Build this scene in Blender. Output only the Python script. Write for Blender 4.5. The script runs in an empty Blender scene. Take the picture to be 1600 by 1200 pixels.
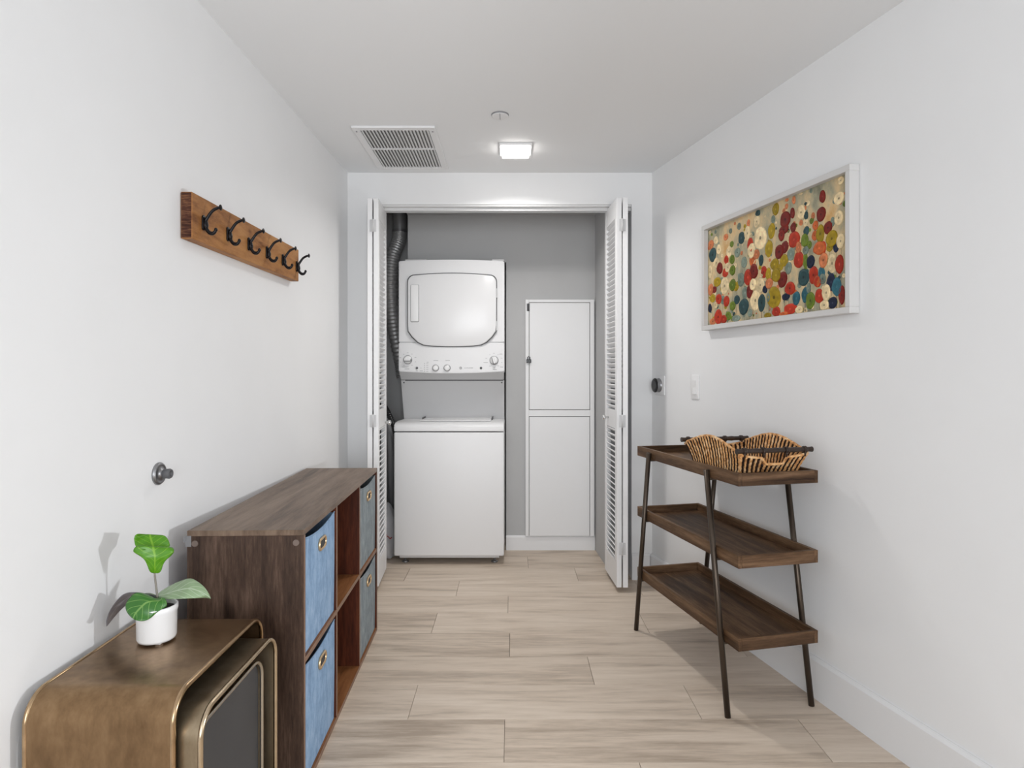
import bpy, bmesh, math, random
from mathutils import Vector, Matrix
random.seed(7)
PI = math.pi
S = bpy.context.scene
C = S.collection

# ------------------------------------------------------------------ camera
cam_data = bpy.data.cameras.new('camera')
cam = bpy.data.objects.new('camera', cam_data)
C.objects.link(cam)
cam.location = (0, 0, 1.2)
cam.rotation_euler = (PI / 2, 0, 0)
cam_data.sensor_fit = 'HORIZONTAL'
cam_data.sensor_width = 36.0
cam_data.lens = 36.0 * 980 / 1600
cam_data.shift_y = -20 / 1600
cam_data.clip_start = 0.02
S.camera = cam

# ------------------------------------------------------------------ light
S.view_settings.view_transform = 'Standard'
S.view_settings.look = 'None'
S.view_settings.gamma = 1
S.view_settings.use_curve_mapping = False
S.view_settings.exposure = 0.04

world = bpy.data.worlds.new('world')
S.world = world
world.use_nodes = True
world.node_tree.nodes['Background'].inputs[0].default_value = (0.96, 0.98, 1.0, 1)
world.node_tree.nodes['Background'].inputs[1].default_value = 0.5

def area_light(name, loc, rot, sx, sy, power, color=(1, 1, 1), spread=None):
    d = bpy.data.lights.new(name, 'AREA')
    d.shape = 'RECTANGLE'; d.size = sx; d.size_y = sy
    d.energy = power; d.color = color
    if spread: d.spread = spread
    o = bpy.data.objects.new(name, d)
    C.objects.link(o)
    o.location = loc; o.rotation_euler = rot
    return o
# added fill light, unseen behind the camera, tilted up to brighten the room
area_light('added_rear_fill', (0.1, -2.9, 1.25), (math.radians(108), 0, 0), 2.2, 1.9, 96, (0.93, 0.963, 1.0))
# the photographer's small flash, low beside the right wall and outside the view
_f = bpy.data.lights.new('photo_flash', 'SPOT'); _f.energy = 40; _f.color = (0.95, 0.975, 1.0); _f.shadow_soft_size = 0.035
_f.spot_size = math.radians(120); _f.spot_blend = 0.9
_fo = bpy.data.objects.new('photo_flash', _f); C.objects.link(_fo); _fo.location = (1.10, 1.20, 0.82)
_fo.rotation_euler = Vector((-1, 0.25, 0.05)).to_track_quat('-Z', 'Y').to_euler()
# the ceiling lamp's own downward light, just under its diffuser
area_light('ceiling_lamp_light', (0.018, 3.222, 2.3445 - 0.033), (0, 0, 0), 0.12, 0.12, 7.5, (1.0, 0.975, 0.95), math.radians(150))

# ------------------------------------------------------------------ materials
def new_mat(name):
    m = bpy.data.materials.new(name); m.use_nodes = True
    nt = m.node_tree
    return m, nt, nt.nodes['Principled BSDF']

def plain(name, color, rough=0.5, metal=0.0, noise=0.0, nscale=20, bump=0.0, bscale=200, coat=0.0):
    m, nt, b = new_mat(name)
    b.inputs['Base Color'].default_value = (*color, 1)
    b.inputs['Roughness'].default_value = rough
    b.inputs['Metallic'].default_value = metal
    if coat:
        b.inputs['Coat Weight'].default_value = coat
        b.inputs['Coat Roughness'].default_value = 0.15
    tc = nt.nodes.new('ShaderNodeTexCoord')
    if noise:
        n = nt.nodes.new('ShaderNodeTexNoise'); n.inputs['Scale'].default_value = nscale
        n.inputs['Detail'].default_value = 6
        nt.links.new(tc.outputs['Object'], n.inputs['Vector'])
        r = nt.nodes.new('ShaderNodeValToRGB')
        r.color_ramp.elements[0].position = 0.3; r.color_ramp.elements[1].position = 0.7
        r.color_ramp.elements[0].color = (*[c * (1 - noise) for c in color], 1)
        r.color_ramp.elements[1].color = (*[min(1, c * (1 + noise)) for c in color], 1)
        nt.links.new(n.outputs['Fac'], r.inputs['Fac'])
        nt.links.new(r.outputs['Color'], b.inputs['Base Color'])
    if bump:
        n2 = nt.nodes.new('ShaderNodeTexNoise'); n2.inputs['Scale'].default_value = bscale
        nt.links.new(tc.outputs['Object'], n2.inputs['Vector'])
        bp = nt.nodes.new('ShaderNodeBump'); bp.inputs['Strength'].default_value = bump
        bp.inputs['Distance'].default_value = 0.002
        nt.links.new(n2.outputs['Fac'], bp.inputs['Height'])
        nt.links.new(bp.outputs['Normal'], b.inputs['Normal'])
    return m

def grain(name, dark, mid, light, stretch, rough=0.5, fine=60, broad=5, bump=0.25, per_object=False, metal=0.0, knots=0.0, coat=0.0):
    """wood (or brushed metal): streaks run along the axis whose stretch is small"""
    m, nt, b = new_mat(name)
    L = nt.links
    tc = nt.nodes.new('ShaderNodeTexCoord')
    src = tc.outputs['Object']
    if per_object:
        oi = nt.nodes.new('ShaderNodeObjectInfo')
        mu = nt.nodes.new('ShaderNodeVectorMath'); mu.operation = 'MULTIPLY_ADD'
        cb = nt.nodes.new('ShaderNodeCombineXYZ')
        for i in range(3): L.new(oi.outputs['Random'], cb.inputs[i])
        L.new(cb.outputs[0], mu.inputs[0]); mu.inputs[1].default_value = (13.1, 7.7, 5.3)
        L.new(src, mu.inputs[2]); src = mu.outputs[0]
    mp = nt.nodes.new('ShaderNodeMapping'); mp.inputs['Scale'].default_value = stretch
    L.new(src, mp.inputs['Vector'])
    n1 = nt.nodes.new('ShaderNodeTexNoise'); n1.inputs['Scale'].default_value = broad; n1.inputs['Detail'].default_value = 5
    n1.inputs['Distortion'].default_value = 0.8
    n2 = nt.nodes.new('ShaderNodeTexNoise'); n2.inputs['Scale'].default_value = fine; n2.inputs['Detail'].default_value = 8
    n2.inputs['Roughness'].default_value = 0.7
    L.new(mp.outputs[0], n1.inputs['Vector']); L.new(mp.outputs[0], n2.inputs['Vector'])
    mx = nt.nodes.new('ShaderNodeMath'); mx.operation = 'MULTIPLY_ADD'
    L.new(n1.outputs['Fac'], mx.inputs[0]); mx.inputs[1].default_value = 0.6
    m2 = nt.nodes.new('ShaderNodeMath'); m2.operation = 'MULTIPLY'; m2.inputs[1].default_value = 0.4
    L.new(n2.outputs['Fac'], m2.inputs[0]); L.new(m2.outputs[0], mx.inputs[2])
    val = mx.outputs[0]
    if knots:
        v = nt.nodes.new('ShaderNodeTexNoise'); v.inputs['Scale'].default_value = 3.2; v.inputs['Detail'].default_value = 2
        mp2 = nt.nodes.new('ShaderNodeMapping'); mp2.inputs['Scale'].default_value = tuple(max(s, 0.5) for s in stretch)
        L.new(src, mp2.inputs['Vector']); L.new(mp2.outputs[0], v.inputs['Vector'])
        vr = nt.nodes.new('ShaderNodeMapRange'); vr.inputs['From Min'].default_value = 0.62; vr.inputs['From Max'].default_value = 0.72
        vr.inputs['To Min'].default_value = 0; vr.inputs['To Max'].default_value = knots
        L.new(v.outputs['Fac'], vr.inputs['Value'])
        sb = nt.nodes.new('ShaderNodeMath'); sb.operation = 'SUBTRACT'
        L.new(val, sb.inputs[0]); L.new(vr.outputs[0], sb.inputs[1]); val = sb.outputs[0]
    if per_object:
        ad = nt.nodes.new('ShaderNodeMath'); ad.operation = 'MULTIPLY_ADD'
        L.new(oi.outputs['Random'], ad.inputs[0]); ad.inputs[1].default_value = 0.10
        o2 = nt.nodes.new('ShaderNodeMath'); o2.operation = 'SUBTRACT'; o2.inputs[1].default_value = 0.05
        L.new(val, ad.inputs[2]); L.new(ad.outputs[0], o2.inputs[0]); val = o2.outputs[0]
    r = nt.nodes.new('ShaderNodeValToRGB')
    e = r.color_ramp.elements
    e[0].position = 0.33; e[0].color = (*dark, 1)
    e[1].position = 0.66; e[1].color = (*light, 1)
    k = e.new(0.49); k.color = (*mid, 1)
    L.new(val, r.inputs['Fac']); L.new(r.outputs['Color'], b.inputs['Base Color'])
    b.inputs['Roughness'].default_value = rough; b.inputs['Metallic'].default_value = metal
    if not metal: b.inputs['Specular IOR Level'].default_value = 0.25
    if coat:
        b.inputs['Coat Weight'].default_value = coat; b.inputs['Coat Roughness'].default_value = 0.25
    bp = nt.nodes.new('ShaderNodeBump'); bp.inputs['Strength'].default_value = bump; bp.inputs['Distance'].default_value = 0.002
    L.new(n2.outputs['Fac'], bp.inputs['Height']); L.new(bp.outputs['Normal'], b.inputs['Normal'])
    return m

M = {}
M['wall'] = plain('wall_paint', (0.855, 0.858, 0.862), 0.7, noise=0.012, nscale=3, bump=0.06, bscale=90)
M['ceiling'] = plain('ceiling_paint', (0.875, 0.885, 0.895), 0.8)
M['closet'] = plain('closet_grey_paint', (0.50, 0.50, 0.50), 0.75, noise=0.03, nscale=2)
M['trim'] = plain('white_trim_paint', (0.83, 0.83, 0.835), 0.45)
M['door'] = plain('white_door_paint', (0.86, 0.86, 0.865), 0.4)
M['track'] = plain('white_track_metal', (0.7, 0.7, 0.7), 0.4)
M['enamel'] = plain('white_enamel', (0.83, 0.83, 0.835), 0.42)
M['enamel_door'] = plain('glossier_white_enamel', (0.83, 0.83, 0.835), 0.27)
M['enamel_grey'] = plain('pale_grey_enamel', (0.62, 0.62, 0.625), 0.3)
M['plastic'] = plain('white_plastic', (0.84, 0.84, 0.84), 0.35)
M['print'] = plain('grey_print', (0.30, 0.30, 0.31), 0.6)
M['seal'] = plain('dark_seal', (0.10, 0.10, 0.105), 0.6)
M['ventdark'] = plain('grey_duct_shade', (0.22, 0.22, 0.22), 0.8)
M['chrome'] = plain('chrome_metal', (0.7, 0.7, 0.7), 0.2, 1.0)
M['black'] = plain('black_plastic', (0.012, 0.012, 0.013), 0.35)
M['shadowgap'] = plain('dark_hole_shade', (0.05, 0.05, 0.05), 0.9)
M['foil'] = plain('aluminium_foil', (0.50, 0.50, 0.50), 0.45, 0.7, bump=0.3, bscale=60)
M['galv'] = plain('galvanised_steel', (0.34, 0.34, 0.35), 0.45, 0.6, noise=0.12, nscale=12)
M['floor'] = grain('oak_plank', (0.42, 0.335, 0.26), (0.65, 0.54, 0.435), (0.76, 0.65, 0.54), (0.9, 9, 1), 0.42, fine=7, broad=1.6, bump=0.12, per_object=True)
M['floorbase'] = plain('floor_joint', (0.20, 0.155, 0.12), 0.8)
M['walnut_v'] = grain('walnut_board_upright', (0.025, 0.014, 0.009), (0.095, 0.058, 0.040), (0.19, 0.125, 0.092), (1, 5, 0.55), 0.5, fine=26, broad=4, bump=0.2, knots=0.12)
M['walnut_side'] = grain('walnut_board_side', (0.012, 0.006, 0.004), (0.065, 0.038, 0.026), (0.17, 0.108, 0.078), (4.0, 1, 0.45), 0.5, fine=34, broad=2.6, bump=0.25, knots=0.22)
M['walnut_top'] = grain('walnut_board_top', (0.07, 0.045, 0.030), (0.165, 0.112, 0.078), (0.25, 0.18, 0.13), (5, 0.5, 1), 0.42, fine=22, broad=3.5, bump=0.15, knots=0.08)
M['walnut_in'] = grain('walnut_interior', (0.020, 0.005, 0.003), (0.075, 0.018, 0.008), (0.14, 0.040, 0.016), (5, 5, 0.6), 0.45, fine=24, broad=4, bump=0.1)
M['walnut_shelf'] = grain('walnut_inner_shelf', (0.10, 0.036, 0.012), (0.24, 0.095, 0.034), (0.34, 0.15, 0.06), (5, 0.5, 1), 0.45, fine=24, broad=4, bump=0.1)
M['edge'] = plain('wood_edge_band', (0.22, 0.13, 0.085), 0.5, noise=0.15, nscale=30)
M['camcap'] = plain('brown_cover_cap', (0.16, 0.12, 0.10), 0.5)
M['denim'] = grain('blue_linen', (0.17, 0.27, 0.42), (0.25, 0.38, 0.56), (0.36, 0.49, 0.66), (1, 1.4, 0.5), 0.9, fine=160, broad=30, bump=0.3)
M['slate'] = grain('slate_linen', (0.17, 0.205, 0.225), (0.25, 0.29, 0.31), (0.35, 0.395, 0.415), (1, 1.4, 0.5), 0.9, fine=160, broad=30, bump=0.3)
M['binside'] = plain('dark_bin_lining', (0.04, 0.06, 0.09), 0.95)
M['gold'] = plain('pale_gold_metal', (0.75, 0.55, 0.33), 0.3, 1.0)
M['bronze'] = grain('aged_bronze', (0.13, 0.076, 0.036), (0.25, 0.155, 0.080), (0.38, 0.25, 0.14), (1.2, 1.2, 0.5), 0.27, fine=30, broad=4, bump=0.05, metal=0.85)
M['bronze_mid'] = grain('pale_aged_bronze', (0.20, 0.15, 0.09), (0.30, 0.235, 0.155), (0.42, 0.34, 0.24), (1.2, 1.2, 0.5), 0.3, fine=30, broad=4, bump=0.05, metal=0.85)
M['rim'] = plain('bronze_rim', (0.46, 0.32, 0.19), 0.25, 1.0, noise=0.15, nscale=30)
M['rim_pale'] = plain('champagne_rim', (0.58, 0.47, 0.33), 0.25, 1.0, noise=0.12, nscale=30)
M['rim_silver'] = plain('silver_rim', (0.52, 0.48, 0.41), 0.25, 1.0)
M['slate_panel'] = plain('dark_grey_panel', (0.045, 0.047, 0.051), 0.45, noise=0.15, nscale=4)
M['cartwood'] = grain('dark_stained_oak', (0.026, 0.012, 0.005), (0.105, 0.056, 0.028), (0.23, 0.135, 0.074), (5, 0.45, 5), 0.5, fine=30, broad=4, bump=0.35)
M['cartwood_x'] = grain('dark_stained_oak_cross', (0.026, 0.012, 0.005), (0.105, 0.056, 0.028), (0.23, 0.135, 0.074), (0.45, 5, 5), 0.5, fine=30, broad=4, bump=0.35)
M['cartmetal'] = plain('bronzed_steel', (0.085, 0.065, 0.050), 0.38, 0.8)
M['rackwood'] = grain('golden_pine', (0.13, 0.042, 0.012), (0.38, 0.17, 0.055), (0.52, 0.27, 0.10), (0.8, 3, 3.2), 0.55, fine=16, broad=4, bump=0.2, knots=0.2)
M['rackend'] = grain('sawn_pine_end', (0.015, 0.004, 0.002), (0.075, 0.026, 0.014), (0.24, 0.11, 0.05), (2, 2, 14), 0.7, fine=20, broad=8, bump=0.5)
M['iron'] = plain('black_cast_iron', (0.012, 0.011, 0.013), 0.3, 0.6)
M['frame'] = plain('white_frame_paint', (0.66, 0.65, 0.64), 0.5)
M['ceramic'] = plain('white_ceramic', (0.86, 0.86, 0.86), 0.3, coat=0.3)
M['soil'] = plain('dark_soil', (0.02, 0.015, 0.012), 1, bump=1.0, bscale=80)
M['stem'] = plain('grey_brown_stem', (0.22, 0.20, 0.17), 0.6)
M['cane'] = plain('dark_cane', (0.030, 0.016, 0.010), 0.4, noise=0.4, nscale=40)
M['nickel'] = plain('brushed_nickel', (0.30, 0.30, 0.31), 0.35, 0.9)
M['rubber'] = plain('grey_rubber', (0.10, 0.10, 0.105), 0.6)
M['bag'] = plain('thin_white_plastic', (0.62, 0.62, 0.64), 0.35, noise=0.08, nscale=14)
M['red'] = plain('red_print', (0.40, 0.04, 0.04), 0.6)
M['drainhose'] = plain('grey_drain_hose', (0.28, 0.28, 0.29), 0.5)

# ------------------------------------------------------------------ mesh helpers
def T(*v): return Vector(v)

def box(bm, x0, x1, y0, y1, z0, z1, bevel=0.0, seg=1, mi=0):
    r = bmesh.ops.create_cube(bm, size=1)
    vs = r['verts']
    for v in vs:
        v.co = Vector(((x0 + x1) / 2 + v.co.x * (x1 - x0), (y0 + y1) / 2 + v.co.y * (y1 - y0), (z0 + z1) / 2 + v.co.z * (z1 - z0)))
    faces = {f for v in vs for f in v.link_faces}
    for f in faces: f.material_index = mi
    if bevel:
        es = list({e for v in vs for e in v.link_edges})
        r2 = bmesh.ops.bevel(bm, geom=es, offset=bevel, segments=seg, affect='EDGES', profile=0.5, clamp_overlap=True)
        for f in r2['faces']: f.material_index = mi

def prism(bm, pts, axis, a0, a1, mi=0, bevel=0.0):
    """pts: outline in the two other axes (order x,y / x,z / y,z), extruded along axis from a0 to a1"""
    def mk(p, a):
        if axis == 'x': return (a, p[0], p[1])
        if axis == 'y': return (p[0], a, p[1])
        return (p[0], p[1], a)
    A = [bm.verts.new(mk(p, a0)) for p in pts]
    B = [bm.verts.new(mk(p, a1)) for p in pts]
    fs = [bm.faces.new(A), bm.faces.new(list(reversed(B)))]
    n = len(pts)
    for i in range(n):
        fs.append(bm.faces.new((A[i], B[i], B[(i + 1) % n], A[(i + 1) % n])))
    for f in fs: f.material_index = mi
    bmesh.ops.recalc_face_normals(bm, faces=fs)
    if bevel:
        es = list({e for f in fs[:2] for e in f.edges})
        bmesh.ops.bevel(bm, geom=es, offset=bevel, segments=2, affect='EDGES', profile=0.5, clamp_overlap=True)

def tube(bm, pts, rad, seg=10, cap=True, closed=False, mi=0, flat=1.0):
    """rad: number or list; flat squashes the section"""
    P = [Vector(p) for p in pts]
    n = len(P)
    R = rad if isinstance(rad, (list, tuple)) else [rad] * n
    rings = []
    prev = None
    for i in range(n):
        if closed: t = P[(i + 1) % n] - P[i - 1]
        else: t = P[min(i + 1, n - 1)] - P[max(i - 1, 0)]
        t.normalize()
        if prev is None:
            a = Vector((0, 0, 1)) if abs(t.z) < 0.9 else Vector((1, 0, 0))
            u = t.cross(a).normalized()
        else:
            u = (prev - t * prev.dot(t))
            if u.length < 1e-6: u = t.cross(Vector((0, 0, 1)))
            u.normalize()
        prev = u
        w = t.cross(u)
        rings.append([bm.verts.new(P[i] + (u * math.cos(2 * PI * k / seg) + w * math.sin(2 * PI * k / seg) * flat) * R[i]) for k in range(seg)])
    m = n if closed else n - 1
    for i in range(m):
        a, b = rings[i], rings[(i + 1) % n]
        for k in range(seg):
            f = bm.faces.new((a[k], a[(k + 1) % seg], b[(k + 1) % seg], b[k])); f.smooth = True; f.material_index = mi
    if cap and not closed:
        for r in (rings[0], rings[-1]):
            f = bm.faces.new(r if r is rings[-1] else list(reversed(r))); f.material_index = mi

def lathe(bm, prof, seg=32, axis='z', o=(0, 0, 0), mi=0, smooth=True):
    """prof: (radius, height) pairs; turned about axis through o"""
    O = Vector(o)
    rings = []
    for r, h in prof:
        ring = []
        for k in range(seg):
            a = 2 * PI * k / seg
            c, s = r * math.cos(a), r * math.sin(a)
            if axis == 'z': p = (c, s, h)
            elif axis == 'y': p = (c, h, s)
            else: p = (h, c, s)
            ring.append(bm.verts.new(O + Vector(p)))
        rings.append(ring)
    fs = []
    for a, b in zip(rings, rings[1:]):
        for k in range(seg):
            f = bm.faces.new((a[k], a[(k + 1) % seg], b[(k + 1) % seg], b[k])); f.smooth = smooth; f.material_index = mi; fs.append(f)
    for r in (rings[0], rings[-1]):
        f = bm.faces.new(r); f.material_index = mi; fs.append(f)
    bmesh.ops.recalc_face_normals(bm, faces=fs)

def spline(pts, n=8):
    """Catmull-Rom through pts"""
    P = [Vector(p) for p in pts]
    P = [P[0] * 2 - P[1]] + P + [P[-1] * 2 - P[-2]]
    out = []
    for i in range(1, len(P) - 2):
        for k in range(n):
            t = k / n
            a, b, c, d = P[i - 1], P[i], P[i + 1], P[i + 2]
            out.append(0.5 * ((2 * b) + (c - a) * t + (2 * a - 5 * b + 4 * c - d) * t * t + (3 * b - a - 3 * c + d) * t ** 3))
    out.append(P[-2])
    return out

def obj(name, bm, mats, parent=None, loc=(0, 0, 0), smooth_angle=None):
    bmesh.ops.recalc_face_normals(bm, faces=bm.faces) if smooth_angle else None
    me = bpy.data.meshes.new(name); bm.to_mesh(me); bm.free()
    for m in (mats if isinstance(mats, (list, tuple)) else [mats]): me.materials.append(m)
    if smooth_angle:
        me.polygons.foreach_set('use_smooth', [True] * len(me.polygons))
        me.set_sharp_from_angle(angle=smooth_angle)
    o = bpy.data.objects.new(name, me); C.objects.link(o)
    o.location = loc
    if parent: o.parent = parent
    return o

def share(src, parent, loc, rot=None, name=None):
    o = src.copy(); C.objects.link(o); o.parent = parent; o.location = loc
    if rot: o.rotation_euler = rot
    return o

def thing(name, label, cat, loc=(0, 0, 0), rotz=0, group=None):
    o = bpy.data.objects.new(name, None); C.objects.link(o)
    o.empty_display_size = 0.05
    o.location = loc; o.rotation_euler = (0, 0, rotz)
    o['label'] = label; o['category'] = cat
    if group: o['group'] = group
    return o

def struct(o, label=None):
    o['kind'] = 'structure'
    if label: o['label'] = label
    return o

def nb(): return bmesh.new()

def rrect(w, h, r, n=6, cx=0, cy=0):
    """rounded rectangle outline; r may be 4 radii: (right-top, left-top, left-bottom, right-bottom)"""
    rr = r if isinstance(r, (tuple, list)) else (r,) * 4
    out = []
    for q, (sx, sy) in enumerate(((1, 1), (-1, 1), (-1, -1), (1, -1))):
        k = rr[q]
        for i in range(n + 1):
            a = PI / 2 * q + PI / 2 * i / n
            out.append((cx + sx * (w / 2 - k) + k * math.cos(a), cy + sy * (h / 2 - k) + k * math.sin(a)))
    return out

# ------------------------------------------------------------------ the room
H = 2.3445
YB = 3.618                       # face of the wall that holds the closet opening
def wl(y): return -0.9975 + 0.0134 * y          # left wall line
def wr(y): return 1.6725 - 0.2388 * y           # right wall line
Y0 = -3.0

# floor: base slab + oak planks laid across the hall
bm = nb()
prism(bm, [(wl(Y0) - 0.1, Y0), (wr(Y0) + 0.1, Y0), (wr(YB) + 0.1, YB), (wr(YB) + 0.1, 4.85), (wl(YB) - 0.1, 4.85), (wl(YB) - 0.1, YB)], 'z', -0.08, -0.006)
floor = struct(obj('floor', bm, M['floorbase']))
joints = {0: [-0.025, 0.985], 1: [-0.36, 0.655], 2: [0.316], 3: [-0.01, 0.99], 4: [-0.37, 0.63], 5: [-0.02], 6: [-0.3, 0.7], 7: [-0.62, 0.38], 8: [0.1], 9: [-0.4, 0.6], 10: [0.2], 11: [-0.2, 0.55]}
PW = 0.2372
plank_cache = {}
def plank(x0, x1, y0, y1):
    key = (round(x1 - x0, 3), round(y1 - y0, 3))
    g = 0.0008
    if key not in plank_cache:
        w, d = key
        b = nb(); box(b, g, w - g, g, d - g, -0.006, 0.0, bevel=0.0006)
        o = obj('plank', b, M['floor'], floor); plank_cache[key] = o
        o.location = (x0, y0, 0)
    else:
        share(plank_cache[key], floor, (x0, y0, 0))
for k in range(-9, 12):
    y0 = 1.925 + PW * k; y1 = y0 + PW
    ym = (y0 + y1) / 2
    if y1 > 4.80: y1 = 4.80
    if y0 >= 4.8: break
    xa = wl(y0) - 0.02 if y0 < YB else -0.99
    xb = wr(y0) + 0.02 if y0 < YB else 0.78
    xs = joints.get(k, [(-0.35 + 0.37 * (k % 3)), 0.65 + 0.37 * (k % 3)])
    xs = [x for x in xs if xa + 0.05 < x < xb - 0.05]
    if xs and xs[0] - xa > 1.05: xs = [xs[0] - 1.0] + xs
    if xs and xb - xs[-1] > 1.05: xs = xs + [xs[-1] + 1.01]
    ed = [xa] + xs + [xb]
    for a, b_ in zip(ed, ed[1:]):
        plank(a, b_, y0, y1)

bm = nb()
prism(bm, [(wl(Y0) - 0.1, Y0), (wr(Y0) + 0.1, Y0), (wr(YB), YB), (wr(YB), YB + 0.12), (wl(YB) - 0.1, YB + 0.12)], 'z', H, H + 0.1)
struct(obj('ceiling', bm, M['ceiling']))

bm = nb(); prism(bm, [(wl(Y0), Y0), (wl(YB), YB), (wl(YB) - 0.1, YB + 0.12), (wl(Y0) - 0.1, Y0)], 'z', -0.08, H)
struct(obj('wall_left', bm, M['wall']))
bm = nb(); prism(bm, [(wr(Y0), Y0), (wr(YB), YB), (wr(YB) + 0.1, YB + 0.12), (wr(Y0) + 0.1, Y0)], 'z', -0.08, H)
struct(obj('wall_right', bm, M['wall']))
OX0, OX1, OZ = -0.835, 0.69, 2.162         # closet opening
bm = nb()
prism(bm, [(wl(YB), -0.08), (OX0, -0.08), (OX0, OZ), (OX1, OZ), (OX1, -0.08), (wr(YB), -0.08), (wr(YB), H), (wl(YB), H)], 'y', YB, YB + 0.12)
struct(obj('wall_back', bm, M['wall']))
# far end behind the viewer: wall with a wide unseen opening, added to let world light in
bm = nb()
x0, x1 = wl(Y0) - 0.1, wr(Y0) + 0.1
box(bm, x0, -1.05, Y0 - 0.12, Y0, -0.08, H + 0.1); box(bm, 1.3, x1, Y0 - 0.12, Y0, -0.08, H + 0.1)
box(bm, -1.05, 1.3, Y0 - 0.12, Y0, -0.08, 0.3); box(bm, -1.05, 1.3, Y0 - 0.12, Y0, 2.36, H + 0.1)
struct(obj('wall_front', bm, M['wall']))

# closet shell: deep bay behind the machine, shallower bay with the panel doors
CT = 2.326; YR, YD = 4.215, 4.53
bm = nb(); prism(bm, [(-0.905, YB + 0.12), (-0.905, YD), (-1.0, YD), (-1.0, YB + 0.12)], 'z', -0.08, CT)
struct(obj('wall_closet_left', bm, M['closet']))
bm = nb(); box(bm, -1.0, -0.0395, YD, YD + 0.08, -0.08, CT)
struct(obj('wall_closet_deep', bm, M['closet']))
bm = nb(); box(bm, -0.700, -0.0395, YR, YD + 0.01, 1.932, CT)
struct(obj('wall_closet_bulkhead', bm, M['closet']))
bm = nb(); box(bm, -0.0395, 0.68, YR, YD + 0.08, -0.08, CT)
struct(obj('wall_closet_back', bm, M['closet']))
bm = nb(); prism(bm, [(0.585, YB + 0.12), (0.558, YR), (0.70, YR), (0.70, YB + 0.12)], 'z', -0.08, CT)
struct(obj('wall_closet_right', bm, M['closet']))
bm = nb(); box(bm, -1.0, 0.70, YB + 0.12, YD + 0.08, CT, CT + 0.08)
box(bm, -0.0395, 0.585, YB + 0.12, YR, 2.249, CT)
box(bm, -0.700, -0.0395, YB + 0.12, YR, 2.249, CT)
struct(obj('ceiling_closet', bm, M['closet']))

# baseboards
def board(name, p, q, n, h=0.15, t=0.014, ends=0.0):
    """runs from p to q, stands out by t along n"""
    d = (Vector(q) - Vector(p)).normalized(); nn = Vector(n).normalized()
    p = Vector(p); q = Vector(q)
    prof = [(0, 0), (t, 0), (t, h - 0.012), (t * 0.55, h - 0.004), (t * 0.4, h), (0, h)]
    b = nb()
    A = [b.verts.new((p.x + nn.x * a, p.y + nn.y * a, z)) for a, z in prof]
    B = [b.verts.new((q.x + nn.x * a, q.y + nn.y * a, z)) for a, z in prof]
    b.faces.new(A); b.faces.new(list(reversed(B)))
    for i in range(len(prof)):
        b.faces.new((A[i], B[i], B[(i + 1) % len(prof)], A[(i + 1) % len(prof)]))
    bmesh.ops.recalc_face_normals(b, faces=b.faces)
    return struct(obj(name, b, M['trim']))
board('baseboard_right', (wr(Y0), Y0), (wr(YB - 0.001), YB - 0.001), (-1, -0.2388))
board('baseboard_left', (wl(Y0), Y0), (wl(YB - 0.001), YB - 0.001), (1, -0.0134), t=0.007)
board('baseboard_back', (OX1, YB), (wr(YB) - 0.016, YB), (0, -1))
board('baseboard_closet', (-0.0395, YR), (0.556, YR), (0, -1), h=0.098, t=0.012)

# head track of the folding doors
bm = nb()
box(bm, OX0, OX1, YB + 0.028, YB + 0.034, OZ - 0.030, OZ)
box(bm, OX0, OX1, YB + 0.028, YB + 0.072, OZ - 0.005, OZ)
box(bm, OX0, OX1, YB + 0.066, YB + 0.072, OZ - 0.030, OZ)
box(bm, OX0, OX1, YB + 0.004, YB + 0.028, OZ - 0.012, OZ, bevel=0.002)
struct(obj('trim_1', bm, M['track']))

# ------------------------------------------------------------------ louvered folding doors
LL, LT = 0.325, 0.027
def leaf_mesh(z0=0.03, z1=2.141):
    b = nb()
    sw = 0.045
    box(b, 0, LT, 0, sw, z0, z1, bevel=0.0015)
    box(b, 0, LT, LL - sw, LL, z0, z1, bevel=0.0015)
    for a, c in ((z0, 0.16), (0.885, 0.985), (z1 - 0.105, z1)):
        box(b, 0.001, LT - 0.001, sw, LL - sw, a, c)
    return b
def slat_mesh():
    b = nb()
    # blade tilted about its length, room side (both faces look alike) lower
    c = Matrix.Rotation(math.radians(38), 4, 'Y')
    box(b, -0.016, 0.016, 0.045, LL - 0.045, -0.003, 0.003, bevel=0.001)
    for v in b.verts: v.co = c @ v.co
    return b
SLAT = []
for seg0, seg1 in ((0.16, 0.885), (0.985, 2.036)):
    n = int((seg1 - seg0) / 0.029)
    for i in range(n): SLAT.append(seg0 + (i + 0.5) * (seg1 - seg0) / n)
slat_src = {}
def make_leaf(parent, loc, rot, knob=None, flip=False):
    lf = obj('door_leaf', leaf_mesh(), M['door'], parent, loc)
    lf.rotation_euler = (0, 0, rot)
    for z in SLAT:
        if flip not in slat_src:
            b = slat_mesh()
            if flip:
                for v in b.verts: v.co.x = -v.co.x
                bmesh.ops.reverse_faces(b, faces=b.faces)
            slat_src[flip] = obj('slat', b, M['door'], lf, (LT / 2, 0, z))
        else:
            share(slat_src[flip], lf, (LT / 2, 0, z))
    if knob is not None:
        kb = nb()
        s = knob
        prof = [(0.006, 0), (0.006, 0.010), (0.008, 0.014), (0.0145, 0.020), (0.016, 0.026), (0.013, 0.032), (0.004, 0.035)]
        lathe(kb, [(r, s * h) for r, h in prof], 20, 'x', (0 if s < 0 else LT, LL - 0.10, 0.935))
        k_ = obj('knob', kb, M['chrome'], lf); k_['label'] = 'small round chrome door knob'
    return lf
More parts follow.
